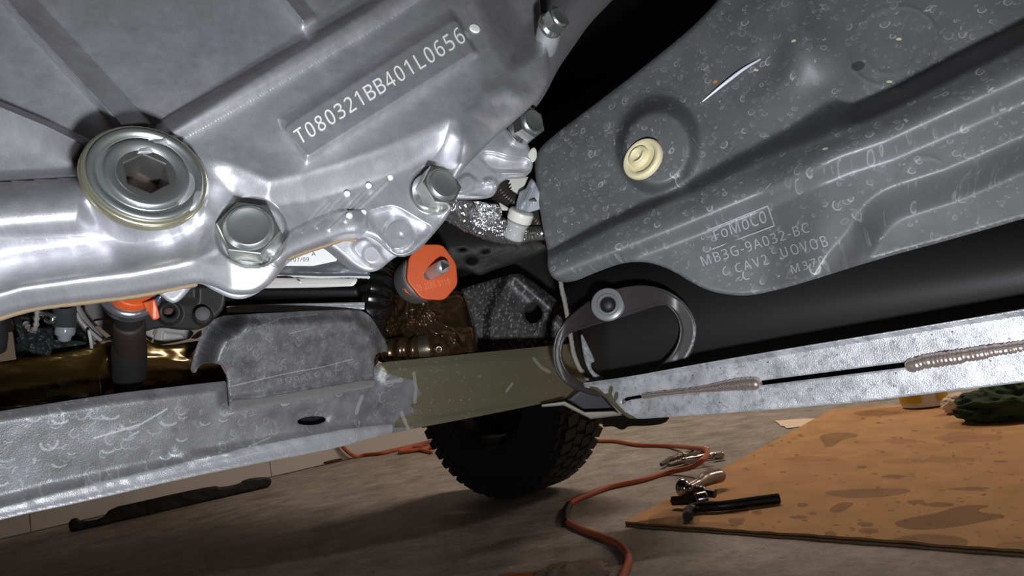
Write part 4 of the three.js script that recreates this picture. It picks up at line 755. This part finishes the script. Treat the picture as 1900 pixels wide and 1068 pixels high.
// angled bracket under the end of the rail
solo('folded_bracket', [sheet({ out: [[1005, 750, 1], [1048, 744, 1], [1085, 764], [1140, 762, 1], [1155, 770, 1], [1096, 777, 1], [1046, 752, 1], [1005, 755, 1]], D: flat(0.7), step: 2, edge: [2, 0.0006], thick: 0.02, soft: 0 })], std(lin(0.26, 0.25, 0.2), 0.5, 0.3), 'thin folded bracket hanging under the rail end in front of the tyre', 'bracket');
solo('hollow_dark_plate', sheet({ out: [[1050, 742, 1], [1075, 722], [1110, 722], [1150, 768, 1], [1090, 768, 1]], D: flat(0.74), step: 3, thick: 0.01, soft: 0 }), M.black, 'black plate standing in for the dark hollow behind the folded bracket at the rail end', 'mount');  // solid black plate stands in for the dark of the hollow

// ───────────────────────── lower left: tray, rod, clamp and brackets under the gearbox
{
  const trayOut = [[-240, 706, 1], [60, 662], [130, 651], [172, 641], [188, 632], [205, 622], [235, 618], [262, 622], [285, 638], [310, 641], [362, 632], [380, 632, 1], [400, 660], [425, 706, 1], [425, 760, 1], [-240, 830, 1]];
  solo('glossy_tray', sheet({ out: trayOut, D: invLin(0, 0.52, 420, 0.60), relief: (x, y) => 0.05 * smooth(650, 760, y) ** 1.5 + 0.012 * gauss(Line([[215, 640], [185, 690], [190, 730]])(x, y).d, 16) + 0.0022 * Math.sin(y / 7 + x / 40) * smooth(680, 720, y) + 0.004 * fbm(x / 70, y / 24, 0, 3), step: 4, edge: [5, 0.004], thick: 0.006, soft: 1 }), std(lin(0.16, 0.095, 0.022), 0.27, 0.7, { clearcoat: 0.6, clearcoatRoughness: 0.15 }), 'glossy black plastic tray tinted gold for its warm reflections, behind the crossmember', 'tray');  // gold tint in the metal colour stands in for warm reflections
  const t = thing('bushing_rod', 'thick black rod in a rubber sleeve standing in the glossy tray', 'rod', at(240, 690, 0.5));
  part(t, 'sleeve', turned(at(240, 704, 0.505), at(240, 628, 0.47), [[0, 0.0001], [0, 0.0095], [0.1, 0.0112], [0.6, 0.0114], [0.8, 0.0112], [1, 0.009], [1, 0.0001]], 28), M.rubber);
  part(t, 'collar', turned(at(241, 650, 0.478), at(240, 596, 0.455), [[0, 0.0088], [0.1, 0.0100], [0.75, 0.0102], [0.9, 0.0098], [1, 0.0085], [1, 0.0001]], 28), std(lin(0.035, 0.022, 0.02), 0.6, 0));
  part(t, 'neck', turned(at(239, 600, 0.457), at(238, 560, 0.44), [[0, 0.0086], [1, 0.0084]], 24), M.rubber);
  const c = thing('ring_clamp', 'silver ring clamp with an orange tongue under the gearbox edge', 'clamp', at(240, 560, 0.43));
  const A = at(238, 569, 0.43), B = at(243, 541, 0.42);
  part(c, 'ring', turned(A, B, [[0, 0.0090], [0.05, 0.0130], [0.3, 0.0150], [0.35, 0.0140], [0.5, 0.0162], [0.55, 0.0152], [0.7, 0.0172], [0.8, 0.0172], [1, 0.0150], [1, 0.0001]], 40), std(lin(0.46, 0.47, 0.5), 0.25, 0.85));
  part(c, 'orange_insert', turned(at(243, 549, 0.419), at(247, 537, 0.415), [[0, 0.0120], [0.8, 0.0120], [1, 0.0105], [1, 0.0001]], 28), M.orange);
  part(c, 'orange_tongue', sheet({ out: [[263, 561, 1], [288, 554, 1], [297, 587], [294, 591], [286, 594], [281, 591]], D: flat(0.41), relief: (x, y) => 0.001 * gauss(x - 283, 5), step: 1.5, edge: [3, 0.0015], thick: 0.004, soft: 1 }), std(lin(0.85, 0.16, 0.05), 0.4, 0));
  part(c, 'side_lug', sheet({ out: [[285, 556], [298, 546], [300, 552], [290, 566]], D: flat(0.418), step: 1.5, edge: [2, 0.0006], thick: 0.004 }), std(lin(0.3, 0.36, 0.55), 0.3, 0.8));
  const dk = std(lin(0.045, 0.042, 0.041), 0.55, 0.3);
  const m = thing('dark_mount', 'dark grey cast mount with one open hole and one blind boss', 'mount', at(350, 590, 0.47));
  part(m, 'casting', sheet({ out: [[262, 580], [290, 530, 1], [420, 530, 1], [418, 570], [400, 590], [376, 612], [330, 612], [296, 606], [262, 618]], holes: [ell(314, 579, 11, 9)], D: flat(0.47), relief: (x, y) => step(ell(314, 580, 26, 24), ell(314, 580, 20, 18), 0.006)(x, y) + step(ell(376, 585, 20, 20), ell(376, 585, 15, 15), 0.004)(x, y) + 0.006 * smooth(372, 360, x) * smooth(570, 550, y), step: 2.5, edge: [6, 0.003], thick: 0.02 }), dk);
  part(m, 'blind_boss', turned(at(376, 582, 0.466), at(376, 582, 0.457), [[0, 0.0052], [0.9, 0.005], [1, 0.0046], [1, 0.0001]], 24), dk);
  part(m, 'hole_floor', turned(at(314, 579, 0.484), at(314, 579, 0.481), [[0, 0.006], [1, 0.006], [1, 0.0001]], 20), std(lin(0.05, 0.012, 0.01), 0.6, 0));
  const gp = std(lin(0.3, 0.29, 0.27), 0.6, 0), wp = std(lin(0.56, 0.54, 0.51), 0.5, 0);
  solo('angled_bracket', sheet({ out: [[156, 560, 1], [200, 545], [222, 590], [220, 606, 1], [170, 595], [160, 590]], D: flat(0.66), step: 4, edge: [2, 0.0006], thick: 0.01, soft: 0 }), gp, 'matt grey bracket face left of the black rod', 'bracket');
  solo('cream_block', sheet({ out: [[172, 596, 1], [200, 592, 1], [224, 606, 1], [224, 640, 1], [208, 625, 1]], D: flat(0.64), relief: (x, y) => 0.004 * smooth(600, 610, y), step: 3, edge: [2, 0.0006], thick: 0.02, soft: 0 }), wp, 'cream plastic block just left of the black rod', 'block');
  solo('curved_grey_pipe', hose([[128, 548, 0.56], [142, 575, 0.56], [160, 602, 0.57], [182, 626, 0.58], [200, 642, 0.6]], 0.0042, 30, 12), gp, 'curved grey pipe above the glossy tray', 'pipe');
  solo('bright_curved_trim', hose([[142, 582, 0.548], [150, 596, 0.548], [166, 613, 0.55], [188, 632, 0.56]], 0.0017, 24, 8), std(lin(0.55, 0.54, 0.52), 0.35, 0.3), 'bright narrow edge along the curved grey pipe', 'trim');
  solo('white_rod_end', hose([[165, 614, 0.53], [168, 630, 0.53], [170, 644, 0.535]], 0.0012, 10, 8), wp, 'short white rod end above the glossy tray', 'rod');
  const wt = thing('white_plastic_guide', 'off-white plastic guide block right of the black rod', 'guide', at(320, 625, 0.62));
  part(wt, 'block', sheet({ out: [[284, 636, 1], [291, 610, 1], [298, 607], [345, 608], [362, 616], [352, 628, 1], [330, 634], [296, 640, 1]], D: flat(0.62), relief: (x, y) => 0.004 * step([[300, 634], [302, 614], [340, 618], [346, 628]], [[304, 630], [306, 618], [336, 622], [340, 626]], -1)(x, y), step: 2, edge: [2, 0.0008], thick: 0.02, soft: 1 }), wp);
  part(wt, 'side_wing', sheet({ out: [[266, 614, 1], [286, 609, 1], [282, 618], [286, 622], [280, 634, 1], [266, 622, 1]], D: flat(0.63), step: 2, edge: [2, 0.0008], thick: 0.01, soft: 0 }), wp);
  part(wt, 'end_strip', sheet({ out: [[352, 628, 1], [366, 616], [374, 612, 1], [374, 622], [366, 628, 1]], D: flat(0.615), step: 2, edge: [2, 0.0008], thick: 0.01, soft: 0 }), wp);
  // wiring corner at the far left
  const db = std(lin(0.03, 0.036, 0.035), 0.4, 0);
  const w = thing('connector_stack', 'stack of black wiring connectors with clear bulb tips at the far left', 'connectors', at(80, 640, 0.52));
  part(w, 'housing', sheet({ out: [[24, 590, 1], [52, 580], [60, 610], [98, 605, 1], [100, 640, 1], [92, 660], [60, 655], [40, 640]], D: flat(0.52), relief: (x, y) => 0.008 * noise(x / 14, y / 12), step: 3, edge: [3, 0.002], thick: 0.03, soft: 0 }), db);
  part(w, 'plug_body', turned(at(120, 562, 0.5), at(120, 606, 0.51), [[0, 0.0075], [0.9, 0.0078], [1, 0.006]], 18), std(lin(0.06, 0.062, 0.07), 0.4, 0));
  part(w, 'bulb_tip', turned(at(121, 606, 0.505), at(119, 634, 0.505), [[0, 0.0062], [0.3, 0.0068], [0.55, 0.0062], [0.6, 0.0048], [0.9, 0.004], [1, 0.002], [1, 0.0001]], 20), std(lin(0.3, 0.31, 0.33), 0.15, 0, { clearcoat: 1 }));
  part(w, 'metal_clip', hose([[76, 582, 0.5], [88, 582, 0.498], [98, 588, 0.498], [95, 598, 0.498], [86, 594, 0.5]], 0.0016, 24, 8), M.zinc);
  part(w, 'braided_lead', hose([[70, 572, 0.5], [68, 590, 0.5], [66, 606, 0.5], [58, 612, 0.505], [48, 600, 0.51]], 0.0019, 30, 8, (q) => 0.0004 * Math.sin(q * 140)), std(lin(0.3, 0.28, 0.25), 0.6, 0));
  part(w, 'lower_block', sheet({ out: [[30, 626, 1], [60, 618], [104, 630], [150, 632, 1], [164, 638, 1], [60, 652], [34, 646]], D: flat(0.54), relief: (x, y) => 0.006 * noise(x / 16, y / 10), step: 3, edge: [3, 0.002], thick: 0.03, soft: 0 }), db);
  solo('dark_hose_end', turned(at(-18, 560, 0.42), at(-8, 652, 0.44), [[0, 0.007], [0.7, 0.0075], [0.95, 0.006], [1, 0.003], [1, 0.0001]], 24), M.rubber, 'dark grey rubber hose end at the left edge above the tray', 'hose');
  solo('wiring_backdrop', sheet({ out: [[18, 570, 1], [50, 556], [130, 540, 1], [150, 575], [172, 650, 1], [30, 668, 1]], D: flat(0.58), relief: (x, y) => 0.012 * noise(x / 18, y / 15), step: 4, edge: [3, 0.002], thick: 0.02, soft: 0 }), std(lin(0.02, 0.021, 0.022), 0.45, 0), 'black plastic wiring cover behind the connector stack', 'cover');
}
// ───────────────────────── wheel
{
  const t = thing('wheel', 'black off-road tyre standing on the concrete floor behind the crossmember', 'wheel', wheelFoot);
  const hub = wheelFoot.clone().setY(0.412), end = hub.clone().add(inward);
  const prof = [[0.215, -0.06], [0.225, -0.02], [0.25, -0.002], [0.29, 0.008], [0.33, 0.009], [0.36, 0.002], [0.385, -0.012], [0.398, -0.035], [0.4, -0.12], [0.398, -0.205], [0.385, -0.228], [0.36, -0.242], [0.33, -0.249], [0.25, -0.238], [0.225, -0.22]];
  const tyre = new THREE.LatheGeometry(prof.map(([r, y]) => new THREE.Vector2(r, y)).reverse(), 96);
  const rub = std(lin(0.017, 0.017, 0.017), 0.75, 0, { bumpMap: rep(T.fine, 0.1), bumpScale: 0.0006 });
  part(t, 'tyre', along(tyre, hub, end), rub);
  const blocks = [];
  for (let k = 0; k < 52; k++) for (const [y, w, off, tw] of [[-0.05, 0.046, 0, 0.5], [-0.097, 0.038, 0.5, -0.5], [-0.143, 0.038, 0.1, 0.5], [-0.19, 0.046, 0.6, -0.5]]) {
    const g = new THREE.BoxGeometry(0.024, w, 0.034); g.rotateX(tw * 0.5); g.translate(0.4, y, 0); g.rotateY((k + off) / 52 * Math.PI * 2); blocks.push(g);
  }
  for (let k = 0; k < 52; k++) { const g = new THREE.BoxGeometry(0.045, 0.016, k % 2 ? 0.034 : 0.028); g.translate(k % 2 ? 0.374 : 0.377, -0.011, 0); g.rotateY((k + 0.2) / 52 * Math.PI * 2); blocks.push(g); }
  part(t, 'tread', along(merge(blocks), hub, end), rub);
  for (const r of [0.25, 0.345]) part(t, 'sidewall_ring', along(new THREE.TorusGeometry(r, 0.003, 8, 80).rotateX(Math.PI / 2).translate(0, 0.008, 0), hub, end), rub);
  part(t, 'rim', turned(hub.clone().addScaledVector(inward, -0.2), hub.clone().addScaledVector(inward, -0.02), [[0, 0.05], [0, 0.2], [0.3, 0.2], [0.9, 0.205], [1, 0.222], [1.02, 0.226]], 48), std(lin(0.03, 0.03, 0.03), 0.5, 0.5));
  solo('running_board_end', sheet({ out: [[1118, 770, 1], [1170, 766], [1242, 760, 1], [1243, 775], [1232, 786], [1200, 790], [1164, 790], [1158, 797], [1148, 796], [1140, 790], [1118, 792, 1]], D: flat(1.7), relief: (x, y) => 0.01 * gauss(y - 775, 8), step: 3, edge: [3, 0.004], thick: 0.2, soft: 1 }), M.rubber, 'black rubber running board end hanging right of the tyre', 'running board');
}
// ───────────────────────── cardboard
const C0 = floorAt(1160, 976), C1 = floorAt(1935, 1034), C3 = floorAt(1546, 763), C2 = C1.clone().add(C3).sub(C0);
{
  const ex = C1.clone().sub(C0), ez = C3.clone().sub(C0), lx = ex.length(), lz = ez.length(); ex.normalize(); ez.normalize();
  // outline in photograph pixels -> flat coordinates on the floor
  const on = (x, y) => { const p = floorAt(x, y, 0.012).sub(C0); const a = ex.dot(ez), u = p.dot(ex), v = p.dot(ez); const k = 1 - a * a; return [(u - a * v) / k, (v - a * u) / k]; };
  const pw = 1500, cw = 2048, ch = 2048, LX = lx + 0.75, cv = document.createElement('canvas'); cv.width = cw; cv.height = ch; const x = cv.getContext('2d');
  mottled(x, cw, ch, [186, 144, 98], 0.10, 130);
  const sx = cw / LX, sz = ch / lz, q = (u, v) => { const [a, b] = on(u, v); return [a * sx, ch - b * sz]; };
  for (let i = 0; i < 700; i++) { x.strokeStyle = `rgba(${rnd() < 0.5 ? '120,80,44' : '200,152,100'},${rnd() * 0.12})`; x.lineWidth = 1 + rnd() * 3; const a = rnd() * cw, b = rnd() * ch, l = 60 + rnd() * 300; x.beginPath(); x.moveTo(a, b); x.lineTo(a + l * 0.3, b - l * 0.02 * (rnd() - 0.5)); x.stroke(); }
  const stain = (pts, al) => { x.fillStyle = `rgba(84,56,36,${al * 0.62})`; for (let k = 0; k < 2; k++) { x.beginPath(); round(pts, 3).forEach(([u, v], i) => { const c = q(u, v + k); i ? x.lineTo(...c) : x.moveTo(...c); }); x.fill(); } };
  const blob = (cx, cy, a, b, al = 0.35) => stain(Array.from({ length: 12 }, (_, i) => { const t = i / 12 * 6.283, k = 0.75 + rnd() * 0.5; return [cx + a * k * Math.cos(t), cy + b * k * Math.sin(t)]; }), al);
  stain([[1518, 808], [1550, 800], [1605, 806], [1560, 815], [1545, 828], [1532, 828], [1524, 816]], 0.34);
  stain([[1650, 970], [1690, 958], [1740, 950], [1780, 936], [1850, 936], [1800, 948], [1880, 955], [1830, 965], [1760, 978], [1690, 983]], 0.46);
  stain([[1610, 1006], [1650, 1000], [1700, 988], [1770, 992], [1800, 1000], [1790, 1015], [1700, 1018], [1640, 1016]], 0.36);
  stain([[1522, 912], [1560, 908], [1600, 905], [1690, 905], [1690, 914], [1600, 925], [1550, 920]], 0.3);
  stain([[1535, 945], [1560, 930], [1590, 932], [1565, 948], [1550, 952]], 0.38);
  for (const [a, b, c, d, e] of [[1488, 936, 11, 4], [1482, 959, 16, 4], [1508, 952, 8, 3], [1368, 947, 22, 5], [1405, 949, 10, 4], [1366, 967, 16, 8], [1608, 972, 16, 5], [1613, 984, 18, 6], [1660, 883, 24, 4], [1600, 866, 10, 3], [1740, 935, 30, 5], [1700, 930, 20, 4], [1800, 906, 40, 4], [1670, 818, 34, 4, 0.14], [1800, 812, 60, 10, 0.16], [1760, 852, 46, 6, 0.14], [1680, 855, 40, 5, 0.14], [1250, 962, 60, 14, 0.22], [1310, 975, 60, 9, 0.2], [1230, 976, 40, 6, 0.22], [1510, 850, 50, 6, 0.14], [1540, 990, 12, 6], [1880, 1012, 40, 10, 0.2], [1856, 855, 14, 2], [1700, 746, 60, 6, 0.2], [1620, 765, 50, 5, 0.2]]) blob(a, b, c, d, e);
  for (let i = 0; i < 220; i++) blob(1250 + rnd() * 650, 770 + rnd() * 240, 1 + rnd() * 6, 0.6 + rnd() * 1.4, 0.1 + rnd() * 0.35);
  const tex = new THREE.CanvasTexture(cv); tex.colorSpace = THREE.SRGBColorSpace;
  const N = 120, NZ = 60, th = 0.012, P = [], U = [], I = [];
  const edgeWave = (u) => 0.006 * fbm(u * 9, 1) + 0.003 * noise(u * 40, 3);
  const y = (u, v) => th + 0.003 * fbm(u * 3, v * 3) + (v === 0 ? 0.002 * noise(u * 24, 5) : 0);
  for (let j = 0; j <= NZ; j++) for (let i = 0; i <= N; i++) {
    const u = i / N * LX, v = j / NZ * lz, p = C0.clone().addScaledVector(ex, u + (i === 0 ? edgeWave(v * 2) * 0.6 : 0)).addScaledVector(ez, v + (j === 0 ? edgeWave(u) : 0)); p.y = y(u, v);
    P.push(...p.toArray()); U.push(u / LX, v / lz);
  }
  for (let j = 0; j < NZ; j++) for (let i = 0; i < N; i++) { const a = j * (N + 1) + i; I.push(a, a + 1, a + N + 2, a, a + N + 2, a + N + 1); }
  const top = new THREE.BufferGeometry(); top.setAttribute('position', new THREE.Float32BufferAttribute(P, 3)); top.setAttribute('uv', new THREE.Float32BufferAttribute(U, 2)); top.setIndex(I); top.computeVertexNormals();
  const t = thing('cardboard_sheet', 'large brown cardboard sheet spotted with oil lying on the floor at right', 'cardboard', C0);
  const brown = std(lin(0.24, 0.14, 0.06), 0.85, 0);
  part(t, 'top_layer', top, std(0xffffff, 0.82, 0, { map: tex }));
  const strip = (f, n, mat, name, y0, y1, out) => { const p = [], idx = []; for (let i = 0; i <= n; i++) { const a = f(i / n), b = a.clone(); a.y = Math.max(0.0005, a.y * y1); b.y = Math.max(0.0003, b.y * y0); b.addScaledVector(out, 0.002 * noise(i * 0.4, 2)); p.push(...a.toArray(), ...b.toArray()); if (i < n) idx.push(i * 2, i * 2 + 1, i * 2 + 3, i * 2, i * 2 + 3, i * 2 + 2); } const g = new THREE.BufferGeometry(); g.setAttribute('position', new THREE.Float32BufferAttribute(p, 3)); g.setIndex(idx); g.computeVertexNormals(); part(t, name, [g], mat); };
  const frontEdge = (k) => { const i = Math.round(k * N) * 3; return V(P[i], P[i + 1], P[i + 2]); }, leftEdge = (k) => { const i = Math.round(k * NZ) * (N + 1) * 3; return V(P[i], P[i + 1], P[i + 2]); };
  const nz = ez.clone().negate(), nx = ex.clone().negate();
  strip(frontEdge, N, brown, 'edge_layer', 0.62, 1, nz); strip(frontEdge, N, std(lin(0.05, 0.03, 0.016), 0.9, 0), 'flute_layer', 0.36, 0.62, nz); strip(frontEdge, N, brown, 'bottom_layer', 0.02, 0.36, nz);
  strip(leftEdge, NZ, brown, 'side_edge', 0.02, 1, nx);
}
// ───────────────────────── orange cords
const cordMat = std(lin(0.44, 0.115, 0.05), 0.5, 0);
const onFloor = (pts, r) => pts.map(([x, y, h = 0]) => floorAt(x, y, r + h));
{
  const r = 0.0088, t = thing('extension_cord', 'orange extension cord winding over the floor beside the cardboard', 'cord', floorAt(1050, 950));
  const pts = onFloor([[1090, 814], [1115, 818], [1140, 818], [1185, 825], [1240, 827], [1290, 831, 0.04], [1309, 834, 0.05], [1312, 842, 0.05], [1300, 856, 0.045], [1280, 867, 0.02], [1240, 876], [1190, 890], [1130, 903], [1092, 917], [1066, 928], [1054, 938], [1050, 950], [1051, 964], [1062, 974], [1090, 986], [1120, 997], [1148, 1010], [1163, 1026], [1166, 1040], [1158, 1062], [1140, 1100]], r);
  part(t, 'cord', pipe(new THREE.CatmullRomCurve3(pts, false, 'centripetal'), r, 260, 12), cordMat);
  part(t, 'tape_wrap', pipe(new THREE.CatmullRomCurve3(onFloor([[1056, 936], [1050, 950], [1051, 966]], r + 0.002), false), 0.0112, 30, 14, (q, a) => 0.0016 * noise(q * 12, a * 5)), M.black, 'black tape wrap');
}
{
  const wallPt = (x, y, off) => { const o = room(0, off, 0); return at(x, y, onPlane(o, w2)(x, y)); };
  const t = thing('wall_cord', 'orange cord hanging down the wall and bunched up on the floor behind the tyre', 'cord', wallPt(700, 838, 0.06).setY(0));
  const r = 0.012;
  part(t, 'hanging_length', pipe(new THREE.CatmullRomCurve3([wallPt(620, 800, 0.03), wallPt(636, 828, 0.03), wallPt(648, 840, 0.03), wallPt(662, 847, 0.03), wallPt(676, 848, 0.05).setY(r), ...onFloor([[710, 840], [750, 830], [790, 822], [810, 820]], r)], false, 'centripetal'), r, 90, 10), cordMat);
  part(t, 'loose_coil', pipe(new THREE.CatmullRomCurve3(onFloor([[800, 838], [770, 834], [746, 838], [752, 832], [790, 826], [800, 830], [765, 830], [742, 839], [790, 832], [800, 822]], r), false, 'centripetal'), r, 140, 10), cordMat);
  // trim and rusty scrap lying along the wall
  const lie = (out, x0, y0, x1, y1) => { const a = floorAt(x0, y0), b = floorAt(x1, y1), n = b.clone().sub(a).cross(V(0, 1, 0)).normalize(); return onPlane(a, n); };
  solo('black_trim_strip', sheet({ out: [[126, 972], [132, 962], [142, 960], [148, 968], [190, 962], [205, 942], [260, 930], [330, 914], [400, 900], [408, 904], [445, 897], [455, 888], [490, 884], [503, 887], [504, 897], [494, 906], [404, 925], [303, 952], [202, 973], [131, 989]], D: lie(0, 130, 988, 495, 905), relief: (x, y) => 0.008 * fbm(x / 20, y / 20), step: 3, edge: [3, 0.01], thick: 0.05, soft: 1 }), std(lin(0.012, 0.012, 0.012), 0.6, 0), 'long black plastic trim strip lying on the floor along the wall', 'trim strip');
  solo('rusty_bar', sheet({ out: [[567, 864], [574, 860], [600, 856], [632, 849], [638, 852], [600, 862], [575, 870]], D: lie(0, 567, 870, 638, 855), relief: (x, y) => 0.01 * fbm(x / 6, y / 6), step: 2, edge: [3, 0.01], thick: 0.04, soft: 1 }), std(lin(0.09, 0.05, 0.028), 0.8, 0.2), 'short rusty brown bar lying at the foot of the wall', 'bar');
}
solo('cloth_glove', (() => { const g = new THREE.SphereGeometry(1, 48, 28), p = g.attributes.position, c = floorAt(1062, 1076), e1 = right0, e2 = V(0, 0, -1); for (let i = 0; i < p.count; i++) { const x = p.getX(i), y = p.getY(i), z = p.getZ(i), k = 1 + 0.5 * fbm(x * 2.5, y * 2.5, z * 2.5); p.setXYZ(i, c.x + x * 0.075 * k, Math.max(0.001, 0.012 + y * 0.022 * k), c.z + z * 0.05 * k); } g.computeVertexNormals(); return g; })(), std(lin(0.22, 0.17, 0.12), 0.9, 0), 'tan cloth bundle on the floor at the bottom edge by the cord', 'cloth');
solo('orange_cord_end', hose([[930, 1072], [965, 1069], [1000, 1067], [1012, 1069]].map(([x, y]) => floorAt(x, y, 0.008)), 0.0075, 60, 10), cordMat, 'orange cord piece running along the bottom edge of the floor', 'cord');
// ───────────────────────── tools
const steel = std(lin(0.42, 0.39, 0.36), 0.28, 0.9), blackSteel = std(lin(0.035, 0.033, 0.032), 0.35, 0.6);
const fl = (x, y, h = 0) => floorAt(x, y, h);
const cb = (x, y, h = 0) => floorAt(x, y, h + 0.0165);   // on the cardboard
{ // two pairs of small pliers
  for (const [name, lab, pts, jaw, top] of [
    ['locking_pliers', 'small steel locking pliers lying on the floor under the orange cord, the rear pair', [[1310, 833], [1290, 837], [1270, 844]], [[1270, 844], [1248, 850], [1228, 861]], [[1300, 834], [1284, 839], [1272, 843]]],
    ['locking_pliers', 'small steel locking pliers with a long round handle, the front pair under the cord', [[1338, 843], [1312, 846], [1272, 853]], [[1272, 853], [1256, 858], [1242, 862]], [[1318, 845], [1290, 850], [1268, 853]]]]) {
    const t = thing(name, lab, 'pliers', fl(...pts[1]), 'pliers under the orange cord');
    const f = (q, h) => q.map(([x, y]) => fl(x, y, h));
    part(t, 'handle', pipe(new THREE.CatmullRomCurve3(f(pts, 0.014)), (k) => 0.012 - 0.002 * k, 30, 12), steel);
    part(t, 'upper_handle', pipe(new THREE.CatmullRomCurve3(f(top, 0.032)), 0.008, 20, 10), steel);
    part(t, 'jaw', pipe(new THREE.CatmullRomCurve3(f(jaw, 0.016)), (k) => 0.012 - 0.004 * k, 24, 8, (k, a) => 0.002 * noise(k * 14, a * 4)), std(lin(0.16, 0.145, 0.13), 0.4, 0.8));
    part(t, 'rivet', new THREE.SphereGeometry(0.009, 12, 8).translate(...fl(jaw[0][0], jaw[0][1], 0.034).toArray()), steel);
    part(t, 'adjusting_screw', pipe(new THREE.CatmullRomCurve3([fl(pts[0][0], pts[0][1], 0.02), fl(pts[0][0] - 10, pts[0][1] + 2, 0.02)]), 0.013, 12, 12), steel);
  }
}
{ const t = thing('ratchet_handle', 'chrome ratchet with a round head and a stubby handle on the cardboard edge', 'ratchet', cb(1270, 905));
  const h = cb(1269, 906, 0.023);
  part(t, 'head', new THREE.SphereGeometry(0.029, 28, 20).scale(0.8, 1, 0.9).translate(h.x, h.y, h.z), std(lin(0.4, 0.38, 0.38), 0.16, 0.95));
  part(t, 'handle', pipe(new THREE.CatmullRomCurve3([cb(1280, 905, 0.03), cb(1296, 896, 0.034), cb(1310, 888, 0.034), cb(1334, 882, 0.032)]), (k) => 0.014 + 0.006 * smooth(0.3, 0.6, k), 40, 16), std(lin(0.3, 0.26, 0.25), 0.25, 0.9));
  part(t, 'drive_socket', pipe(new THREE.CatmullRomCurve3([cb(1275, 907, 0.02), cb(1302, 911, 0.02)]), 0.016, 12, 16), std(lin(0.2, 0.19, 0.19), 0.25, 0.9));
  part(t, 'hex_bit', along(hexPrism(0.011, 0.04), cb(1301, 911, 0.02), cb(1319, 914, 0.016)), blackSteel);
  const s = thing('bit_socket', 'chrome socket with a black hex bit lying in front of the ratchet', 'socket', cb(1290, 930)), a = cb(1290, 927, 0.019), b = cb(1312, 923, 0.02), d = b.clone().sub(a).normalize();
  part(s, 'socket', turned(a, b, [[0, 0.0001], [0, 0.013], [0.2, 0.0175], [0.9, 0.0185], [1, 0.018], [1, 0.0125], [0.5, 0.012], [0.5, 0.0001]], 28), std(lin(0.3, 0.28, 0.27), 0.22, 0.95));
  part(s, 'hex_bit', along(hexPrism(0.0125, cb(1248, 928, 0.016).distanceTo(a)), a, cb(1248, 929, 0.014)), blackSteel);
  solo('hex_key', pipe(new THREE.CatmullRomCurve3([cb(1276, 958, 0.009), cb(1277, 950, 0.009), cb(1281, 944, 0.009), cb(1290, 941, 0.009), cb(1340, 938, 0.009), cb(1400, 930, 0.009), cb(1446, 924, 0.009)], false, 'centripetal'), 0.0125, 60, 6, undefined, true), blackSteel, 'long black hex key with a bent end lying on the cardboard', 'hex key');
}
// torn paper, tub, tissue, rag
solo('torn_paper', sheet({ out: [[1437, 780, 1], [1450, 779], [1490, 776], [1512, 776], [1528, 782, 1], [1520, 786], [1460, 794, 1], [1455, 790, 1], [1448, 789, 1], [1445, 785, 1]], D: (x, y) => { const r = ray(x, y); return (0.004 - CAM.y) / r.y; }, relief: (x, y) => 0.002 * fbm(x / 30, y / 8), step: 2, edge: [1, 0.0002], thick: 0.0012, soft: 0, dir: V(0, -1, 0) }), std(lin(0.8, 0.68, 0.54), 0.8, 0), 'torn cream paper scrap on the concrete beside the cardboard', 'paper');
{ const c = cb(1717, 751), d = c.distanceTo(CAM), t = thing('white_tub', 'white plastic tub with yellow label patches behind the cardboard', 'tub', c), top = c.clone().setY(0.25), R = 0.088;
  part(t, 'body', turned(c, top, [[0, 0.0001], [0, R * 0.94], [0.02, R], [0.3, R * 1.03], [0.85, R * 1.12], [0.9, R * 1.0], [0.9, 0.0001]], 56), M.white);
  part(t, 'lid', turned(c.clone().setY(0.205), top, [[0, R * 1.18], [0.8, R * 1.18], [1, R * 1.12], [1, 0.0001]], 56), M.white);
  const view = Math.atan2(CAM.x - c.x, CAM.z - c.z), yl = std(lin(0.6, 0.42, 0.03), 0.5, 0);
  for (const [a0, a1] of [[-1.35, -0.1], [0.52, 1.2]]) { const g = new THREE.CylinderGeometry(R * 1.075, R * 1.048, 0.07, 24, 1, true, view + a0, a1 - a0); part(t, 'label_patch', g.translate(c.x, 0.072, c.z), yl); }
  const bd = new THREE.CylinderGeometry(R * 1.04, R * 1.038, 0.0025, 12, 1, true, view + 0.6, 0.4); part(t, 'label_line', bd.translate(c.x, 0.040, c.z), std(lin(0.1, 0.1, 0.14), 0.6, 0));
}
function heap(c, a, h, b, turn, freq, amp, sh) {
  const g = new THREE.SphereGeometry(1, 110, 70), p = g.attributes.position;
  for (let i = 0; i < p.count; i++) {
    const x = p.getX(i), y = p.getY(i), z = p.getZ(i);
    const f = 1 + amp * (0.55 - 1.4 * Math.abs(fbm(x * freq + sh, y * freq, z * freq, 3))) ; 
    const X = x * a * f, Z = z * b * f; let Y = y * h * f + h * 0.75;
    p.setXYZ(i, c.x + X * Math.cos(turn) + Z * Math.sin(turn), Math.max(0.0015 + c.y, Y + c.y), c.z - X * Math.sin(turn) + Z * Math.cos(turn));
  }
  g.computeVertexNormals(); return g;
}
solo('green_rag', heap(cb(1886, 772), 0.135, 0.058, 0.085, -0.15, 1.9, 0.75, 2), std(lin(0.030, 0.058, 0.030), 0.95, 0, { sheen: 0.4, sheenRoughness: 0.6, sheenColor: lin(0.1, 0.16, 0.08), bumpMap: rep(T.fine, 0.2), bumpScale: 0.001 }), 'crumpled dark green rag lying on the cardboard at the right edge', 'rag');
solo('white_tissue', heap(cb(1782, 762), 0.055, 0.034, 0.032, 0.2, 1.7, 0.6, 9), std(lin(0.7, 0.6, 0.48), 0.9, 0), 'small crumpled white tissue between tub and green rag', 'tissue');
renderer.render(scene, camera);
